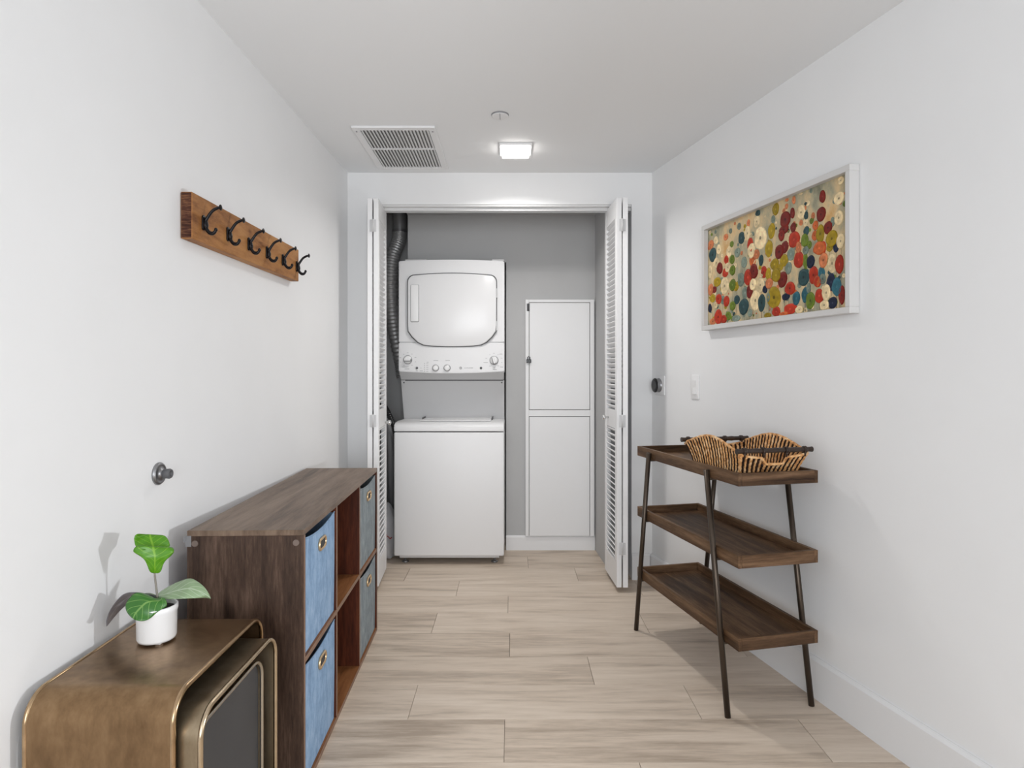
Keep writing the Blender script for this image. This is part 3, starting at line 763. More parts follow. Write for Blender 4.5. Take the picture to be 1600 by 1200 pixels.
DAB = "-0.452 0.164 0.019 0.026 T;-0.423 0.154 0.03 0.022 P;-0.407 0.103 0.029 0.031 T;-0.376 0.061 0.023 0.022 C;-0.43 0.026 0.035 0.033 C;-0.347 0.031 0.023 0.025 D;-0.272 0.093 0.022 0.024 C;-0.293 0.061 0.017 0.018 R;-0.281 0.024 0.02 0.022 C;-0.251 0.123 0.014 0.014 G;-0.248 0.054 0.019 0.019 G;-0.206 0.077 0.019 0.02 L;-0.177 0.136 0.023 0.026 T;-0.157 0.026 0.02 0.024 L;-0.244 0.005 0.021 0.021 G;-0.303 0.003 0.022 0.02 R;-0.369 -0.03 0.029 0.022 Y;-0.424 -0.059 0.032 0.028 P;-0.307 -0.056 0.032 0.04 C;-0.393 -0.063 0.019 0.015 D;-0.452 -0.093 0.022 0.021 Y;-0.409 -0.101 0.024 0.019 Y;-0.431 -0.146 0.019 0.021 N;-0.356 -0.111 0.023 0.024 R;-0.322 -0.118 0.018 0.02 L;-0.293 -0.128 0.022 0.025 R;-0.38 -0.137 0.016 0.016 C;-0.457 -0.174 0.019 0.021 Y;-0.36 -0.193 0.031 0.033 R;-0.315 -0.207 0.025 0.023 R;-0.407 -0.211 0.027 0.016 P;-0.278 -0.196 0.022 0.02 G;-0.244 -0.154 0.021 0.021 G;-0.212 -0.13 0.021 0.02 T;-0.218 -0.212 0.03 0.021 L;-0.244 -0.061 0.024 0.025 G;-0.218 -0.071 0.021 0.019 Y;-0.18 -0.046 0.023 0.03 L;-0.16 -0.166 0.034 0.034 T;-0.151 -0.107 0.02 0.027 L;-0.118 -0.106 0.02 0.029 D;-0.129 -0.043 0.026 0.034 R;-0.113 0.094 0.02 0.028 R;-0.104 0.066 0.026 0.03 C;-0.132 0.146 0.02 0.029 C;-0.126 0.188 0.011 0.015 P;-0.067 0.182 0.021 0.025 C;-0.059 0.215 0.015 0.017 T;-0.094 0.024 0.024 0.026 O;-0.07 0.045 0.019 0.021 P;-0.088 -0.023 0.028 0.03 D;-0.072 0 0.019 0.026 C;-0.038 0.014 0.014 0.023 T;-0.035 -0.05 0.008 0.008 C;-0.02 -0.037 0.019 0.025 R;-0.043 -0.088 0.027 0.031 C;-0.094 -0.078 0.021 0.024 C;-0.077 -0.148 0.034 0.039 C;-0.035 -0.163 0.023 0.035 T;-0.012 -0.11 0.014 0.015 N;-0.115 -0.197 0.017 0.016 L;0.01 -0.051 0.016 0.025 Y;0.015 -0.089 0.022 0.021 P;0.013 0.052 0.024 0.031 Y;0.03 0.121 0.021 0.03 Y;0.057 0.202 0.019 0.022 Y;0.04 0.166 0.012 0.016 L;-0.043 0.108 0.039 0.046 C;0.05 -0.017 0.025 0.021 Y;0.107 -0.011 0.024 0.022 Y;0.083 -0.034 0.019 0.013 Y;0.059 -0.061 0.027 0.027 Y;0.045 -0.149 0.04 0.042 Y;0.097 -0.085 0.028 0.03 D;0.143 -0.125 0.028 0.024 R;0.059 -0.207 0.025 0.022 R;0.005 -0.217 0.022 0.016 Y;0.107 -0.22 0.026 0.022 O;0.143 -0.205 0.036 0.029 R;0.118 -0.155 0.022 0.014 N;0.078 0.028 0.024 0.028 D;0.111 0.04 0.022 0.023 D;0.114 0.148 0.029 0.031 D;0.125 0.221 0.009 0.012 P;0.122 0.197 0.009 0.011 P;0.165 0.21 0.009 0.014 P;0.157 0.162 0.012 0.02 D;0.161 0.106 0.016 0.018 D;0.107 0.11 0.028 0.016 D;0.093 0.09 0.017 0.021 D;0.165 0.059 0.031 0.031 R;0.148 0.006 0.02 0.024 L;0.192 0.024 0.014 0.021 P;0.192 -0.023 0.027 0.03 R;0.134 -0.046 0.018 0.022 L;0.226 0.044 0.018 0.025 G;0.234 0.077 0.015 0.016 T;0.23 0.109 0.013 0.016 C;0.234 0.134 0.01 0.014 T;0.262 0.108 0.011 0.011 G;0.251 0.022 0.011 0.015 G;0.232 0.005 0.015 0.015 L;0.228 -0.032 0.013 0.027 G;0.257 -0.042 0.02 0.024 N;0.219 -0.094 0.028 0.032 T;0.271 -0.093 0.022 0.032 R;0.294 -0.121 0.017 0.019 R;0.179 -0.168 0.019 0.026 B;0.226 -0.161 0.017 0.027 B;0.255 -0.185 0.023 0.032 G;0.247 -0.138 0.01 0.019 L;0.302 -0.173 0.022 0.026 R;0.291 -0.119 0.016 0.02 O;0.323 -0.048 0.02 0.026 P;0.313 -0.091 0.016 0.022 B;0.319 -0.114 0.015 0.019 L;0.283 0.086 0.013 0.016 O;0.278 0.05 0.014 0.017 O;0.307 0.05 0.02 0.031 Y;0.303 0 0.03 0.023 O;0.319 -0.003 0.017 0.022 R;0.311 0.12 0.022 0.026 D;0.319 0.182 0.014 0.022 D;0.327 0.231 0.015 0.012 P;0.346 0.064 0.02 0.022 D;0.365 0.021 0.027 0.027 Y;0.353 -0.007 0.015 0.015 Y;0.385 -0.013 0.013 0.017 N;0.407 0.004 0.019 0.025 C;0.368 0.08 0.01 0.016 L;0.366 -0.066 0.022 0.033 C;0.401 -0.075 0.019 0.03 R;0.361 -0.131 0.021 0.029 N;0.388 -0.151 0.022 0.03 B;0.338 -0.166 0.02 0.028 C;0.368 -0.205 0.021 0.022 N;0.412 -0.183 0.014 0.03 D;0.398 0.087 0.02 0.026 C;0.398 0.154 0.024 0.021 C;0.407 0.213 0.014 0.024 C;0.271 0.125 0.008 0.011 P;0.259 0.219 0.007 0.008 L;0.205 0.223 0.009 0.008 C;0.206 0.153 0.022 0.026 C;0.23 0.179 0.007 0.006 T;0.01 -0.145 0.01 0.019 L;0.196 -0.213 0.021 0.018 C;0.327 -0.209 0.023 0.017 C;0.271 -0.226 0.019 0.007 L;0.238 -0.074 0.008 0.008 T;-0.26 0.184 0.012 0.011 L;-0.297 0.164 0.017 0.015 P;-0.194 0.19 0.012 0.014 L;-0.38 0.167 0.018 0.017 C;-0.447 0.225 0.019 0.012 D;-0.354 0.119 0.018 0.022 C"
COL = {'R': (0.46, 0.035, 0.012), 'D': (0.20, 0.016, 0.010), 'Y': (0.38, 0.26, 0.012), 'G': (0.14, 0.20, 0.022), 'T': (0.028, 0.07, 0.075), 'N': (0.012, 0.018, 0.045), 'C': (0.86, 0.68, 0.40), 'P': (0.62, 0.20, 0.08), 'L': (0.20, 0.25, 0.20), 'O': (0.56, 0.12, 0.03), 'B': (0.03, 0.13, 0.17)}
md, nt, b = new_mat('oil_paint_dab')
at = nt.nodes.new('ShaderNodeAttribute'); at.attribute_name = 'paint'
tc = nt.nodes.new('ShaderNodeTexCoord'); n1 = nt.nodes.new('ShaderNodeTexNoise'); n1.inputs['Scale'].default_value = 45; n1.inputs['Detail'].default_value = 3
nt.links.new(tc.outputs['Object'], n1.inputs['Vector'])
mr = nt.nodes.new('ShaderNodeMapRange'); mr.inputs['From Min'].default_value = 0.3; mr.inputs['From Max'].default_value = 0.7; mr.inputs['To Min'].default_value = 0.70; mr.inputs['To Max'].default_value = 1.20
nt.links.new(n1.outputs['Fac'], mr.inputs['Value'])
mv = nt.nodes.new('ShaderNodeVectorMath'); mv.operation = 'SCALE'
nt.links.new(at.outputs['Color'], mv.inputs[0]); nt.links.new(mr.outputs[0], mv.inputs['Scale'])
nt.links.new(mv.outputs[0], b.inputs['Base Color']); b.inputs['Roughness'].default_value = 0.5; b.inputs['Specular IOR Level'].default_value = 0.2
bm = nb()
lay = bm.loops.layers.float_color.new('paint')
rnd = random.Random(11)
def dab(u, v, ru, rv, col, th, n=14):
    rings = []
    ph = rnd.random() * 6
    for (s, y) in ((1.0, 0.0), (0.93, th), (0.62, th * 0.75), (0.16, th * 0.5)):
        rings.append([bm.verts.new((u + ru * s * (1 + 0.07 * math.sin(3 * a + ph)) * math.cos(a), -0.018 - y, v + rv * s * (1 + 0.06 * math.sin(2 * a + ph)) * math.sin(a))) for a in [2 * PI * k / n for k in range(n)]])
    kk = rnd.uniform(0.82, 1.15); shade = (0.80 * kk, 1.06 * kk, 0.95 * kk)
    for i in range(3):
        for k in range(n):
            f = bm.faces.new((rings[i][k], rings[i][(k + 1) % n], rings[i + 1][(k + 1) % n], rings[i + 1][k])); f.smooth = True
            for l in f.loops: l[lay] = (*[c * shade[i] for c in col], 1)
    f = bm.faces.new(rings[3])
    ctr = tuple(c * 0.35 for c in col) if sum(col) > 1.0 or rnd.random() < 0.35 else tuple(min(1, c * 1.25 + 0.02) for c in col)
    for l in f.loops: l[lay] = (*ctr, 1)
def stroke(u, v0, v1, w, col):
    vs = [bm.verts.new((u - w, -0.0184, v0)), bm.verts.new((u + w, -0.0184, v0)), bm.verts.new((u + w * 0.6 + 0.002, -0.0184, v1)), bm.verts.new((u - w * 0.6 + 0.002, -0.0184, v1))]
    f = bm.faces.new(vs)
    for l in f.loops: l[lay] = (*col, 1)
items = [(float(a), float(b_), float(c_), float(d_), e_) for a, b_, c_, d_, e_ in (s.split() for s in DAB.split(';'))]
lim = FH / 2 - ft
# small background touches between the blooms
for k in range(190):
    u = rnd.uniform(-0.44, 0.43); v = -lim + 0.01 + (2 * lim - 0.02) * rnd.random() ** 1.3
    r_ = rnd.uniform(0.004, 0.012)
    dab(u, v, r_, r_, COL[rnd.choice('LLCCPPGYTOL')], 0.0006, 9)
for u, v, a_, b2, c_ in items:
    if rnd.random() < 0.5 and v < 0.05: stroke(u, -lim + 0.002, v, 0.0009, (0.10, 0.06, 0.04) if rnd.random() < 0.7 else (0.45, 0.35, 0.15))
for i, (u, v, a_, b2, c_) in enumerate(items):
    a_ = min(a_, 0.447 - abs(u)) if abs(u) + a_ > 0.447 else a_
    b2 = min(b2, lim - 0.001 - abs(v)) if abs(v) + b2 > lim - 0.001 else b2
    a_ = min(a_, (0.447 - abs(u)) / 1.08); b2 = min(b2, (lim - 0.001 - abs(v)) / 1.08)
    if a_ > 0.002 and b2 > 0.002: dab(u, v, a_ * 1.08, b2 * 1.08, COL[c_], 0.0012 + 0.0008 * (i % 3))
pd = obj('paint_dabs', bm, md, t); pd['kind'] = 'stuff'; pd['label'] = 'thick round dabs of oil paint'

t = thing('thermostat', 'round black and steel thermostat on a white square plate near the closet corner', 'thermostat', (wr(3.523), 3.523, 1.121), RR)
bm = nb(); prism(bm, rrect(0.125, 0.110, 0.006), 'y', -0.006, 0.0, bevel=0.002); obj('wall_plate', bm, M['plastic'], t, smooth_angle=0.6)
bm = nb(); lathe(bm, [(0.036, -0.005), (0.040, -0.007), (0.040, -0.009), (0.0385, -0.010), (0.0385, -0.026), (0.0405, -0.028), (0.0405, -0.031)], 36, 'y'); obj('steel_ring', bm, M['nickel'], t)
bm = nb(); lathe(bm, [(0.039, -0.030), (0.040, -0.032), (0.038, -0.0345), (0.02, -0.036)], 36, 'y'); gl = obj('display', bm, M['black'], t); gl['label'] = 'black round glass display'
bm = nb(); lathe(bm, [(0.024, -0.0355), (0.024, -0.0368)], 28, 'y'); obj('dial_face', bm, M['rubber'], t)
t = thing('light_switch', 'white rocker light switch plate on the right wall below the painting', 'switch', (wr(3.145), 3.145, 1.12), RR)
bm = nb(); prism(bm, rrect(0.075, 0.122, 0.005), 'y', -0.006, 0.0, bevel=0.002); obj('wall_plate', bm, M['plastic'], t, smooth_angle=0.6)
bm = nb(); prism(bm, [(-0.006, 0.034), (-0.0085, 0.034), (-0.0075, 0.0), (-0.012, -0.034), (-0.006, -0.034)], 'x', -0.0165, 0.0165); obj('rocker', bm, M['plastic'], t)

# ------------------------------------------------------------------ left wall things
t = thing('coat_rack', 'golden pine board with six black iron coat hooks on the left wall', 'coat rack', (wl(2.2785), 2.2785, 1.6575), LR)
HL, HH = 0.4415, 0.0685
bm = nb(); box(bm, -HL, HL, -0.036, -0.002, -HH, HH, bevel=0.002)
for f in bm.faces:
    if f.normal.x < -0.9: f.material_index = 1
obj('board', bm, [M['rackwood'], M['rackend']], t)
hk = None
def hook_parts(xx):
    b = nb()
    # back plate: tall shield with two screw heads
    prism(b, rrect(0.018, 0.046, 0.008, cx=0, cy=0.0), 'y', -0.041, -0.036, bevel=0.0015)
    lathe(b, [(0.004, -0.043), (0.004, -0.040)], 8, 'y', (0, 0, 0.014))
    up = spline([(0, -0.041, 0.000), (0, -0.055, 0.018), (0, -0.073, 0.036), (0, -0.092, 0.044), (0, -0.101, 0.046)], 5)
    tube(b, up, [0.0060 - 0.0020 * i / len(up) for i in range(len(up))], 10)
    lathe(b, [(0.003, -0.098), (0.0045, -0.1015), (0.0088, -0.104), (0.0088, -0.107), (0.004, -0.110)], 14, 'y', (0, 0, 0.046))
    dn = spline([(0, -0.041, 0.000), (0, -0.047, -0.016), (0, -0.060, -0.030), (0, -0.076, -0.032), (0, -0.086, -0.024)], 5)
    tube(b, dn, [0.0075 - 0.0025 * i / len(dn) for i in range(len(dn))], 10)
    lathe(b, [(0.002, -0.006), (0.006, -0.003), (0.0065, 0.001), (0.004, 0.005), (0.001, 0.006)], 12, 'z', (0, -0.0865, -0.021))
    lathe(b, [(0.003, -0.014), (0.009, -0.008), (0.010, 0.0), (0.008, 0.010), (0.003, 0.014)], 12, 'z', (0, -0.046, -0.006))
    for v in b.verts:
        if v.co.y < -0.041: v.co.y = -0.041 + (v.co.y + 0.041) * 0.76
    return b
for i in range(6):
    loc = (1.90 + 0.1585 * i - 2.2785, 0, -0.008)
    if hk is None:
        hk = obj('hook', hook_parts(0), M['iron'], t, loc, smooth_angle=0.9); hk['label'] = 'black cast iron double coat hook'
    else: share(hk, t, loc)

t = thing('door_stop', 'round concave metal door stop with rubber bumper on the left wall', 'door stop', (wl(1.727), 1.727, 0.918), LR)
bm = nb(); lathe(bm, [(0.031, 0.0), (0.031, -0.004), (0.028, -0.008), (0.024, -0.009), (0.022, -0.007), (0.012, -0.012), (0.009, -0.020)], 36, 'y'); obj('metal_base', bm, M['nickel'], t)
bm = nb(); lathe(bm, [(0.010, -0.010), (0.013, -0.022), (0.014, -0.032), (0.012, -0.036), (0.008, -0.036), (0.007, -0.030), (0.003, -0.030)], 28, 'y'); obj('rubber_bumper', bm, M['rubber'], t)

# ------------------------------------------------------------------ cube storage shelf
SX, SY, SR = -0.588, 1.772, 0.0325
SD, SL, SH, bt = 0.325, 1.139, 0.7515, 0.016
t = thing('cube_storage_shelf', 'dark walnut six cube storage shelf along the left wall', 'shelf', (SX, SY, 0), SR)
cw = (SL - 4 * bt) / 3; chh = (SH - 3 * bt) / 2
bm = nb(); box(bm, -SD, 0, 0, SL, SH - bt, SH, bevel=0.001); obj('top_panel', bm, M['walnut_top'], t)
for k, y in enumerate((0.0, SL - bt)):
    bm = nb(); box(bm, -SD, 0, y + 0.0, y + bt, 0, SH - bt, bevel=0.0008)
    for f in bm.faces:
        if (f.normal.y > 0.9 and k == 0) or (f.normal.y < -0.9 and k == 1): f.material_index = 1
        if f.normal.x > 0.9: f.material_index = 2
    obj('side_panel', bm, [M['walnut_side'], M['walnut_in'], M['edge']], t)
for k in (1, 2):
    y = k * (cw + bt)
    bm = nb(); box(bm, -SD + 0.006, -0.001, y, y + bt, bt, SH - bt)
    for f in bm.faces:
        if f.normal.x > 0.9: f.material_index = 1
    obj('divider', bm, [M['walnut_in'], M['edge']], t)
for nm, z in (('middle_shelf', bt + chh), ('bottom_panel', 0.0)):
    for k in range(3) if nm == 'middle_shelf' else (None,):
        bm = nb()
        if k is None: box(bm, -SD, 0, bt, SL - bt, z, z + bt)
        else:
            y = bt + k * (cw + bt); box(bm, -SD + 0.006, -0.001, y, y + cw, z, z + bt)
        for f in bm.faces:
            if f.normal.x > 0.9: f.material_index = 1
        obj(nm, bm, [M['walnut_shelf'], M['edge']], t)
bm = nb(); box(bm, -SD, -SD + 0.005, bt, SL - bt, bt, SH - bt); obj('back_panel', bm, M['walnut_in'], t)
for x in (-SD + 0.022, -0.022):
    b = nb(); lathe(b, [(0.009, 0.0005), (0.009, -0.0012), (0.008, -0.0018)], 20, 'y', (x, 0, SH - 0.036)); obj('cover_cap', b, M['camcap'], t)
b = nb(); box(b, -SD - 0.004, -SD + 0.012, -0.0015, 0.0, SH - 0.045, SH - 0.014, bevel=0.0005); box(b, -SD - 0.010, -SD - 0.001, -0.0015, 0.02, SH - 0.032, SH - 0.016, bevel=0.0005)
obj('wall_bracket', b, M['nickel'], t)
def make_bin(col, row, mat, label):
    y0 = SL * 0 + bt + col * (cw + bt) + 0.006; w = cw - 0.012
    z0 = bt + row * (chh + bt) + 0.001; h = chh - 0.016
    th = 0.004; dep = 0.30
    tt = thing('fabric_bin', label, 'storage bin', (0, 0, 0), 0, 'fabric cube bins in the storage shelf')
    R_ = Matrix.Rotation(SR, 4, 'Z')
    base = Matrix.Translation(Vector((SX, SY, 0))) @ R_ @ Vector((0, y0, z0))
    tt.location = base; tt.rotation_euler = (0, 0, SR)
    xf = -0.006
    b = nb()
    # front sheet with a sagging top edge
    n = 14
    sag = lambda s: h - 0.016 * (1 - (2 * s - 1) ** 2)
    F = []
    for i in range(n + 1):
        s = i / n; y = w * s
        bulge = 0.004 * (1 - (2 * s - 1) ** 2)
        F.append([b.verts.new((xf - 0.002, y, 0)), b.verts.new((xf + bulge, y, h * 0.5)), b.verts.new((xf, y, sag(s))), b.verts.new((xf - th, y, sag(s))), b.verts.new((xf - th, y, 0))])
    for i in range(n):
        for j in range(4):
            f = b.faces.new((F[i][j], F[i + 1][j], F[i + 1][j + 1], F[i][j + 1]))
            if j == 3: f.material_index = 1
    b.faces.new(F[0]); b.faces.new(list(reversed(F[-1])))
    box(b, xf - dep, xf - th, 0, th, 0, h - 0.002); box(b, xf - dep, xf - th, w - th, w, 0, h - 0.002)
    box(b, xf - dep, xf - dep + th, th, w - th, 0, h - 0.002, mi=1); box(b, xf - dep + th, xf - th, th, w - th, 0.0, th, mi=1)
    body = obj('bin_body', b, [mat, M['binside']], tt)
    # welt along top edge
    b = nb(); tube(b, [(xf - 0.001, w * i / n, sag(i / n)) for i in range(n + 1)], 0.0028, 6); obj('hem', b, mat, tt)
    # oval grommet handle
    cy, cz = w * 0.52, h * 0.82
    b = nb()
    out = rrect(0.074, 0.032, 0.0155, 6)
    tube(b, [(xf + 0.0045, cy + p, cz + q) for p, q in out], 0.0042, 8, closed=True)
    g = obj('grommet_handle', b, M['gold'], tt); g['label'] = 'pale gold oval grommet'
    b = nb(); prism(b, [(cy + p * 0.86, cz + q * 0.72) for p, q in out], 'x', xf, xf + 0.0050); obj('handle_hole_shade', b, M['shadowgap'], tt)  # no hole is cut: dark oval plate painted as the shade inside
make_bin(0, 1, M['denim'], 'blue fabric bin in the nearest top cube of the storage shelf')
make_bin(0, 0, M['denim'], 'blue fabric bin in the nearest bottom cube of the storage shelf')
make_bin(2, 1, M['slate'], 'grey-blue fabric bin in the farthest top cube, beside the folding door')
make_bin(2, 0, M['slate'], 'grey-blue fabric bin in the farthest bottom cube of the storage shelf')

# ------------------------------------------------------------------ nesting side tables
def arch(y0, y1, z, r, n=8):
    pts = [(y0, 0.0)]
    for i in range(n + 1):
        a = PI - PI / 2 * i / n; pts.append((y0 + r + r * math.cos(a), z - r + r * math.sin(a)))
    for i in range(n + 1):
        a = PI / 2 - PI / 2 * i / n; pts.append((y1 - r + r * math.cos(a), z - r + r * math.sin(a)))
    pts.append((y1, 0.0))
    return pts
def nest_table(x0, x1, y0, y1, z, r, mat, rim, rimr, label, panel=None):
    tt = thing('nesting_table', label, 'side table', (x1, y0, 0), 0, 'nested bronze side tables')
    W_ = x1 - x0; D_ = y1 - y0; th = 0.006
    o_ = arch(0, D_, z, r); i_ = arch(th, D_ - th, z - th, r - th)
    b = nb()
    Av = [[b.verts.new((x, p[0], p[1])) for p in o_] for x in (-W_, 0)]
    Bv = [[b.verts.new((x, p[0], p[1])) for p in i_] for x in (-W_, 0)]
    n = len(o_)
    for k in range(n - 1):
        b.faces.new((Av[0][k], Av[1][k], Av[1][k + 1], Av[0][k + 1]))
        b.faces.new((Bv[1][k], Bv[0][k], Bv[0][k + 1], Bv[1][k + 1]))
        for s in (0, 1): b.faces.new((Av[s][k], Bv[s][k], Bv[s][k + 1], Av[s][k + 1]))
    for k in (0, n - 1): b.faces.new((Av[0][k], Av[1][k], Bv[1][k], Bv[0][k]))
    obj('bent_sheet', b, mat, tt, smooth_angle=0.6)
    for x in (0.0, -W_):
        b = nb(); c_ = arch(th / 2, D_ - th / 2, z - th / 2 , r - th / 2, 10)
        c_[0] = (c_[0][0], rimr * 0.6); c_[-1] = (c_[-1][0], rimr * 0.6)
        tube(b, [(x - (rimr * 0.3 if x == 0 else -rimr * 0.3), p, q) for p, q in c_], rimr, 10)
        obj('rim_tube', b, rim, tt, smooth_angle=1.2)
    if panel:
        pn = arch(th + 0.001, D_ - th - 0.001, z - th - 0.001, r - th)
        pn[0] = (pn[0][0], 0.004); pn[-1] = (pn[-1][0], 0.004)
        b = nb(); prism(b, pn, 'x', -0.014, -0.009); p_ = obj('recessed_panel', b, M['slate_panel'], tt); p_['label'] = 'flat dark grey panel'
    return tt
nest_table(-0.957, -0.664, 1.228, 1.668, 0.560, 0.058, M['bronze'], M['rim'], 0.0055, 'largest bronze waterfall side table, outermost of the nest, carrying the potted plant')
nest_table(-0.915, -0.619, 1.246, 1.647, 0.517, 0.055, M['bronze_mid'], M['rim_pale'], 0.0055, 'middle pale bronze table pulled out from under the largest nesting table')
nest_table(-0.925, -0.640, 1.272, 1.610, 0.474, 0.052, M['bronze_mid'], M['rim_silver'], 0.0050, 'smallest silver-rimmed nesting table, innermost, with dark grey panel', True)

# ------------------------------------------------------------------ potted plant
PX, PY, PZ = -0.8455, 1.493, 0.560
t = thing('potted_plant', 'small fiddle leaf plant in a white pot on the bronze side table', 'plant', (PX, PY, PZ + 0.0003))
bm = nb()
lathe(bm, [(0.036, 0.004), (0.040, 0.0045), (0.0425, 0.010), (0.0435, 0.068), (0.0455, 0.072), (0.0455, 0.083), (0.043, 0.085), (0.0405, 0.083), (0.040, 0.070), (0.030, 0.068)], 40)
for k in range(3):
    a = 2 * PI * k / 3 + 1.2
    box(bm, 0.028 * math.cos(a) - 0.007, 0.028 * math.cos(a) + 0.007, 0.028 * math.sin(a) - 0.007, 0.028 * math.sin(a) + 0.007, 0, 0.006, bevel=0.002)
obj('pot', bm, M['ceramic'], t)
bm = nb(); lathe(bm, [(0.0402, 0.069), (0.0402, 0.074), (0.025, 0.077), (0.005, 0.078)], 24); obj('soil', bm, M['soil'], t)
PP = 1.493 / 980
def pl(px, py, dy=0.0): return Vector(((px - 800) * (PY + dy) / 980 - PX, dy, 1.2 + (580 - py) * (PY + dy) / 980 - PZ))
bm = nb(); tube(bm, spline([pl(247, 945), pl(245, 925), pl(242, 900), pl(241, 880, 0.003), pl(241, 862, 0.006)], 5), [0.0028 - 0.00006 * i for i in range(21)], 8); obj('stem', bm, M['stem'], t)
def leaf_mat(name, top, under, vein, mix=0.0, under2=None):
    m, nt, b = new_mat(name)
    uv = nt.nodes.new('ShaderNodeAttribute'); uv.attribute_name = 'leaf'
    sp = nt.nodes.new('ShaderNodeSeparateColor'); nt.links.new(uv.outputs['Color'], sp.inputs[0])
    # R: distance from midrib 0..1, G: along leaf
    w = nt.nodes.new('ShaderNodeMath'); w.operation = 'MULTIPLY_ADD'; w.inputs[1].default_value = -0.35
    nt.links.new(sp.outputs[0], w.inputs[0]); nt.links.new(sp.outputs[1], w.inputs[2])
    sn = nt.nodes.new('ShaderNodeMath'); sn.operation = 'MULTIPLY'; sn.inputs[1].default_value = 5.5
    nt.links.new(w.outputs[0], sn.inputs[0])
    fr = nt.nodes.new('ShaderNodeMath'); fr.operation = 'PINGPONG'; fr.inputs[1].default_value = 0.5; nt.links.new(sn.outputs[0], fr.inputs[0])
    lt = nt.nodes.new('ShaderNodeMath'); lt.operation = 'LESS_THAN'; lt.inputs[1].default_value = 0.045; nt.links.new(fr.outputs[0], lt.inputs[0])
    l2 = nt.nodes.new('ShaderNodeMath'); l2.operation = 'LESS_THAN'; l2.inputs[1].default_value = 0.06; nt.links.new(sp.outputs[0], l2.inputs[0])
    mx = nt.nodes.new('ShaderNodeMath'); mx.operation = 'MAXIMUM'; nt.links.new(lt.outputs[0], mx.inputs[0]); nt.links.new(l2.outputs[0], mx.inputs[1])
    geo = nt.nodes.new('ShaderNodeNewGeometry')
    sides = nt.nodes.new('ShaderNodeMix'); sides.data_type = 'RGBA'
    tc = nt.nodes.new('ShaderNodeTexCoord'); n = nt.nodes.new('ShaderNodeTexNoise'); n.inputs['Scale'].default_value = 30
    nt.links.new(tc.outputs['Object'], n.inputs['Vector'])
    tp = nt.nodes.new('ShaderNodeMix'); tp.data_type = 'RGBA'; nt.links.new(n.outputs['Fac'], tp.inputs[0])
    tp.inputs[6].default_value = (*[c * 0.75 for c in top], 1); tp.inputs[7].default_value = (*[c * 1.25 for c in top], 1)
    nt.links.new(geo.outputs['Backfacing'], sides.inputs[0]); nt.links.new(tp.outputs[2], sides.inputs[6]); sides.inputs[7].default_value = (*under, 1)
    fin = nt.nodes.new('ShaderNodeMix'); fin.data_type = 'RGBA'
    sc = nt.nodes.new('ShaderNodeMath'); sc.operation = 'MULTIPLY'; sc.inputs[1].default_value = 0.7; nt.links.new(mx.outputs[0], sc.inputs[0])
    nt.links.new(sc.outputs[0], fin.inputs[0]); nt.links.new(sides.outputs[2], fin.inputs[6]); fin.inputs[7].default_value = (*vein, 1)
    nt.links.new(fin.outputs[2], b.inputs['Base Color']); b.inputs['Roughness'].default_value = 0.35
    return m
green = leaf_mat('bright_leaf', (0.070, 0.235, 0.004), (0.10, 0.26, 0.03), (0.22, 0.42, 0.03))
deep = leaf_mat('deep_leaf', (0.035, 0.15, 0.018), (0.26, 0.30, 0.24), (0.22, 0.38, 0.10))
silver = leaf_mat('silvered_leaf', (0.24, 0.34, 0.19), (0.32, 0.38, 0.28), (0.46, 0.54, 0.40))
greyl = leaf_mat('grey_leaf_underside', (0.25, 0.24, 0.26), (0.25, 0.24, 0.26), (0.40, 0.39, 0.41))
def resample(P, n):
    P = [Vector(p) for p in spline([(p[0], p[1], 0) for p in P], 6)]
    d = [0]
    for a, b_ in zip(P, P[1:]): d.append(d[-1] + (b_ - a).length)
    out = []
    for i in range(n + 1):
        q = d[-1] * i / n; k = 0
        while k < len(d) - 2 and d[k + 1] < q: k += 1
        f = (q - d[k]) / max(1e-9, d[k + 1] - d[k]); out.append(P[k].lerp(P[k + 1], min(1, f)))
    return out
def leaf2(ea, eb, mat, depth, label, n=26, m=8):
    """blade spanned between its two edges (silhouette points on a 1/6 px grid from (150, 820)); depth(t, q) in metres, q = -1..1 across"""
    A, B = resample(ea, n), resample(eb, n)
    b = nb(); lay_ = b.loops.layers.float_color.new('leaf'); rows = []
    for i in range(n + 1):
        tt = i / n; row = []
        for j in range(-m, m + 1):
            q = j / m; p = A[i].lerp(B[i], (q + 1) / 2)
            row.append((b.verts.new(pl(150 + p.x / 6, 820 + p.y / 6, depth(tt, q) + 0.0010 * math.sin(tt * 19 + 3 * abs(q)) * abs(q))), abs(q), tt))
        rows.append(row)
    for r0, r1 in zip(rows, rows[1:]):
        for k in range(2 * m):
            q4 = (r0[k], r1[k], r1[k + 1], r0[k + 1])
            f = b.faces.new([z[0] for z in q4]); f.smooth = True
            for l, z in zip(f.loops, q4): l[lay_] = (z[1], z[2], 0, 1)
    o_ = obj('leaf', b, mat, t)
    sm = o_.modifiers.new('thickness', 'SOLIDIFY'); sm.thickness = 0.0006; sm.offset = 0
    o_['label'] = label
    return o_
leaf2([(548, 455), (515, 448), (497, 425), (478, 375), (450, 325), (405, 290), (360, 262), (350, 240), (372, 208), (430, 200)],
      [(552, 455), (590, 452), (612, 430), (630, 375), (655, 335), (700, 295), (728, 262), (730, 235), (712, 212), (640, 206)],
      green, lambda a, q: -0.004 - 0.020 * a * (1 - a) * 2 + 0.010 * q * q * a + 0.024 * q * a, 'bright green upright leaf, broad at the top')
leaf2([(450, 235), (400, 222), (372, 200), (362, 165), (358, 125), (370, 98), (400, 86), (450, 92)],
      [(640, 235), (670, 218), (692, 200), (688, 170), (676, 140), (655, 112), (625, 98), (570, 94)],
      green, lambda a, q: 0.008 + 0.030 * a - 0.008 * q * q + 0.024 * q, 'bright green upper leaf folding back behind the front one')
